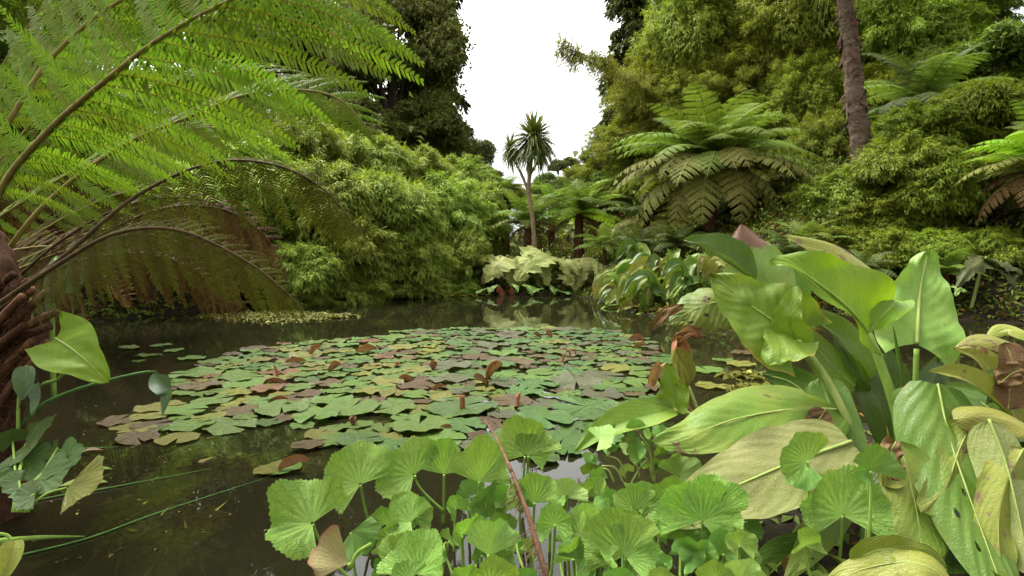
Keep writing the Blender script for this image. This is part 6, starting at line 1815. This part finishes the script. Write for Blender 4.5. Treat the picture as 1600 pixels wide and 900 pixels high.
big_leaf(s11, [(1575, 640, 2.2), (1578, 600, 2.22), (1580, 560, 2.25), (1570, 535, 2.28)], 26, (-0.2, -0.9, 0.3), 'skunk_brown', prof='strap', fold=0.2, rib=0.3, seed=35, notch=0.03, label="dead brown leaf flap")
big_leaf(s11, [(1620, 560, 2.4), (1570, 535, 2.42), (1530, 530, 2.44), (1490, 545, 2.46)], 22, (0, -0.5, 0.85), 'skunk_speck', prof='lance', cup=-0.3, rib=0.3, seed=36)
big_leaf(s11, [(1640, 540, 2.5), (1600, 520, 2.55), (1570, 512, 2.6), (1540, 530, 2.6)], 16, (0, -0.5, 0.85), 'skunk_yellow', prof='lance', cup=-0.3, rib=0.3, seed=37)
big_leaf(s11, [(1490, 640, 2.3), (1510, 680, 2.25), (1530, 740, 2.2), (1545, 800, 2.15)], 40, (0.3, -0.85, 0.3), 'skunk_dark', prof='strap', cup=0.1, rib=0.3, seed=38)
big_leaf(s11, [(1545, 655, 2.05), (1570, 720, 1.98), (1590, 800, 1.9), (1610, 900, 1.82)], 40, (-0.3, -0.85, 0.4), 'skunk_cream', prof='strap', fold=-0.75, wave=0.03, rib=0.6, rib_side=1, seed=39, nu=18, label="pale ridged leaf with a thick rib")
big_leaf(s11, [(1490, 655, 2.12), (1530, 650, 2.1), (1570, 655, 2.08), (1620, 680, 2.02)], 24, (0, -0.75, 0.65), 'skunk_yellow', prof='strap', cup=-0.4, rib=0.2, seed=40)
big_leaf(s11, [(1590, 690, 2.2), (1560, 650, 2.3), (1520, 620, 2.4), (1470, 600, 2.5)], 46, (0.1, -0.7, 0.7), 'skunk_dark', prof='ovate', cup=0.1, rib=0.3, seed=41)
s12 = splant("dark skunk cabbage leaves low in the bottom corner behind the round leaves", 1250, 880, 1.9)
for j, (pts, w, mt) in enumerate([([(1330, 700, 2.3), (1310, 770, 2.15), (1275, 840, 2.0), (1225, 910, 1.88)], 34, 'skunk_blotch'), ([(1260, 850, 2.05), (1220, 880, 2.0), (1190, 910, 1.92), (1160, 940, 1.85)], 34, 'skunk_dark'), ([(1500, 760, 2.15), (1490, 830, 2.0), (1470, 890, 1.9), (1450, 960, 1.8)], 60, 'skunk_dark'), ([(1400, 720, 2.2), (1390, 800, 2.1), (1370, 860, 2.02), (1350, 930, 1.95)], 36, 'skunk_dark')]):
    big_leaf(s12, pts, w, (-0.3, -0.8, 0.45), mt, prof='ovate', cup=-0.15, rib=0.4, seed=60 + j)

s13 = splant("collapsed browning skunk cabbage leaves folded over each other in the right corner", 1540, 800, 1.95)
for j, (pts, w, mt, kw) in enumerate([
        ([(1530, 640, 2.16), (1500, 700, 2.08), (1478, 760, 2.0), (1440, 800, 1.96)], 30, 'skunk_blotch', dict(fold=-0.4)),
        ([(1600, 700, 2.0), (1570, 760, 1.94), (1560, 830, 1.88), (1570, 920, 1.8)], 34, 'skunk_speck', dict(fold=-0.5)),
        ([(1470, 690, 2.2), (1440, 720, 2.14), (1410, 730, 2.1), (1380, 760, 2.06)], 26, 'skunk_yellow', dict(fold=0.4)),
        ([(1400, 690, 2.08), (1392, 706, 2.04), (1395, 730, 2.02), (1404, 752, 2.0)], 18, 'skunk_brown', dict(crumple=0.12)),
        ([(1330, 880, 1.8), (1370, 860, 1.78), (1420, 862, 1.76), (1480, 890, 1.72)], 22, 'skunk_blotch', dict(fold=0.3)),
        ([(1290, 640, 2.36), (1272, 668, 2.3), (1265, 690, 2.26), (1268, 720, 2.22)], 20, 'skunk_brown', dict(crumple=0.1)),
        ([(1560, 600, 2.2), (1590, 580, 2.2), (1620, 590, 2.2)], 20, 'skunk_brown', dict(crumple=0.1))]):
    big_leaf(s13, pts, w, (-0.1, -0.8, 0.5), mt, prof='strap', rib=0.25, seed=80 + j, notch=0.05, wave=0.10, **kw)

s14 = splant("skunk cabbage just inside the right edge, mostly hidden behind the dying yellow one", 1640, 700, 2.6)
for j in range(11):
    a = rg.uniform(-1.2, 1.2)
    L = rg.uniform(150, 250)
    x0, y0, d0 = 1650 + rg.uniform(-30, 40), 760, 2.6 + rg.uniform(-0.2, 0.3)
    big_leaf(s14, [(x0, y0, d0), (x0 + 0.3 * L * math.sin(a), y0 - 0.5 * L, d0), (x0 + 0.7 * L * math.sin(a), y0 - 0.85 * L * math.cos(a) - 10, d0 - 0.1), (x0 + 1.05 * L * math.sin(a), y0 - 0.8 * L * math.cos(a), d0 - 0.2)], rg.uniform(28, 44), (rg.normal(0, 0.4), -0.7, 0.6),
             str(rg.choice(['skunk', 'skunk_dark', 'skunk_yellow', 'skunk_blotch'])), prof='ovate', fold=rg.uniform(-0.2, 0.4), wave=0.08, rib=0.4, seed=600 + j, notch=0.03)
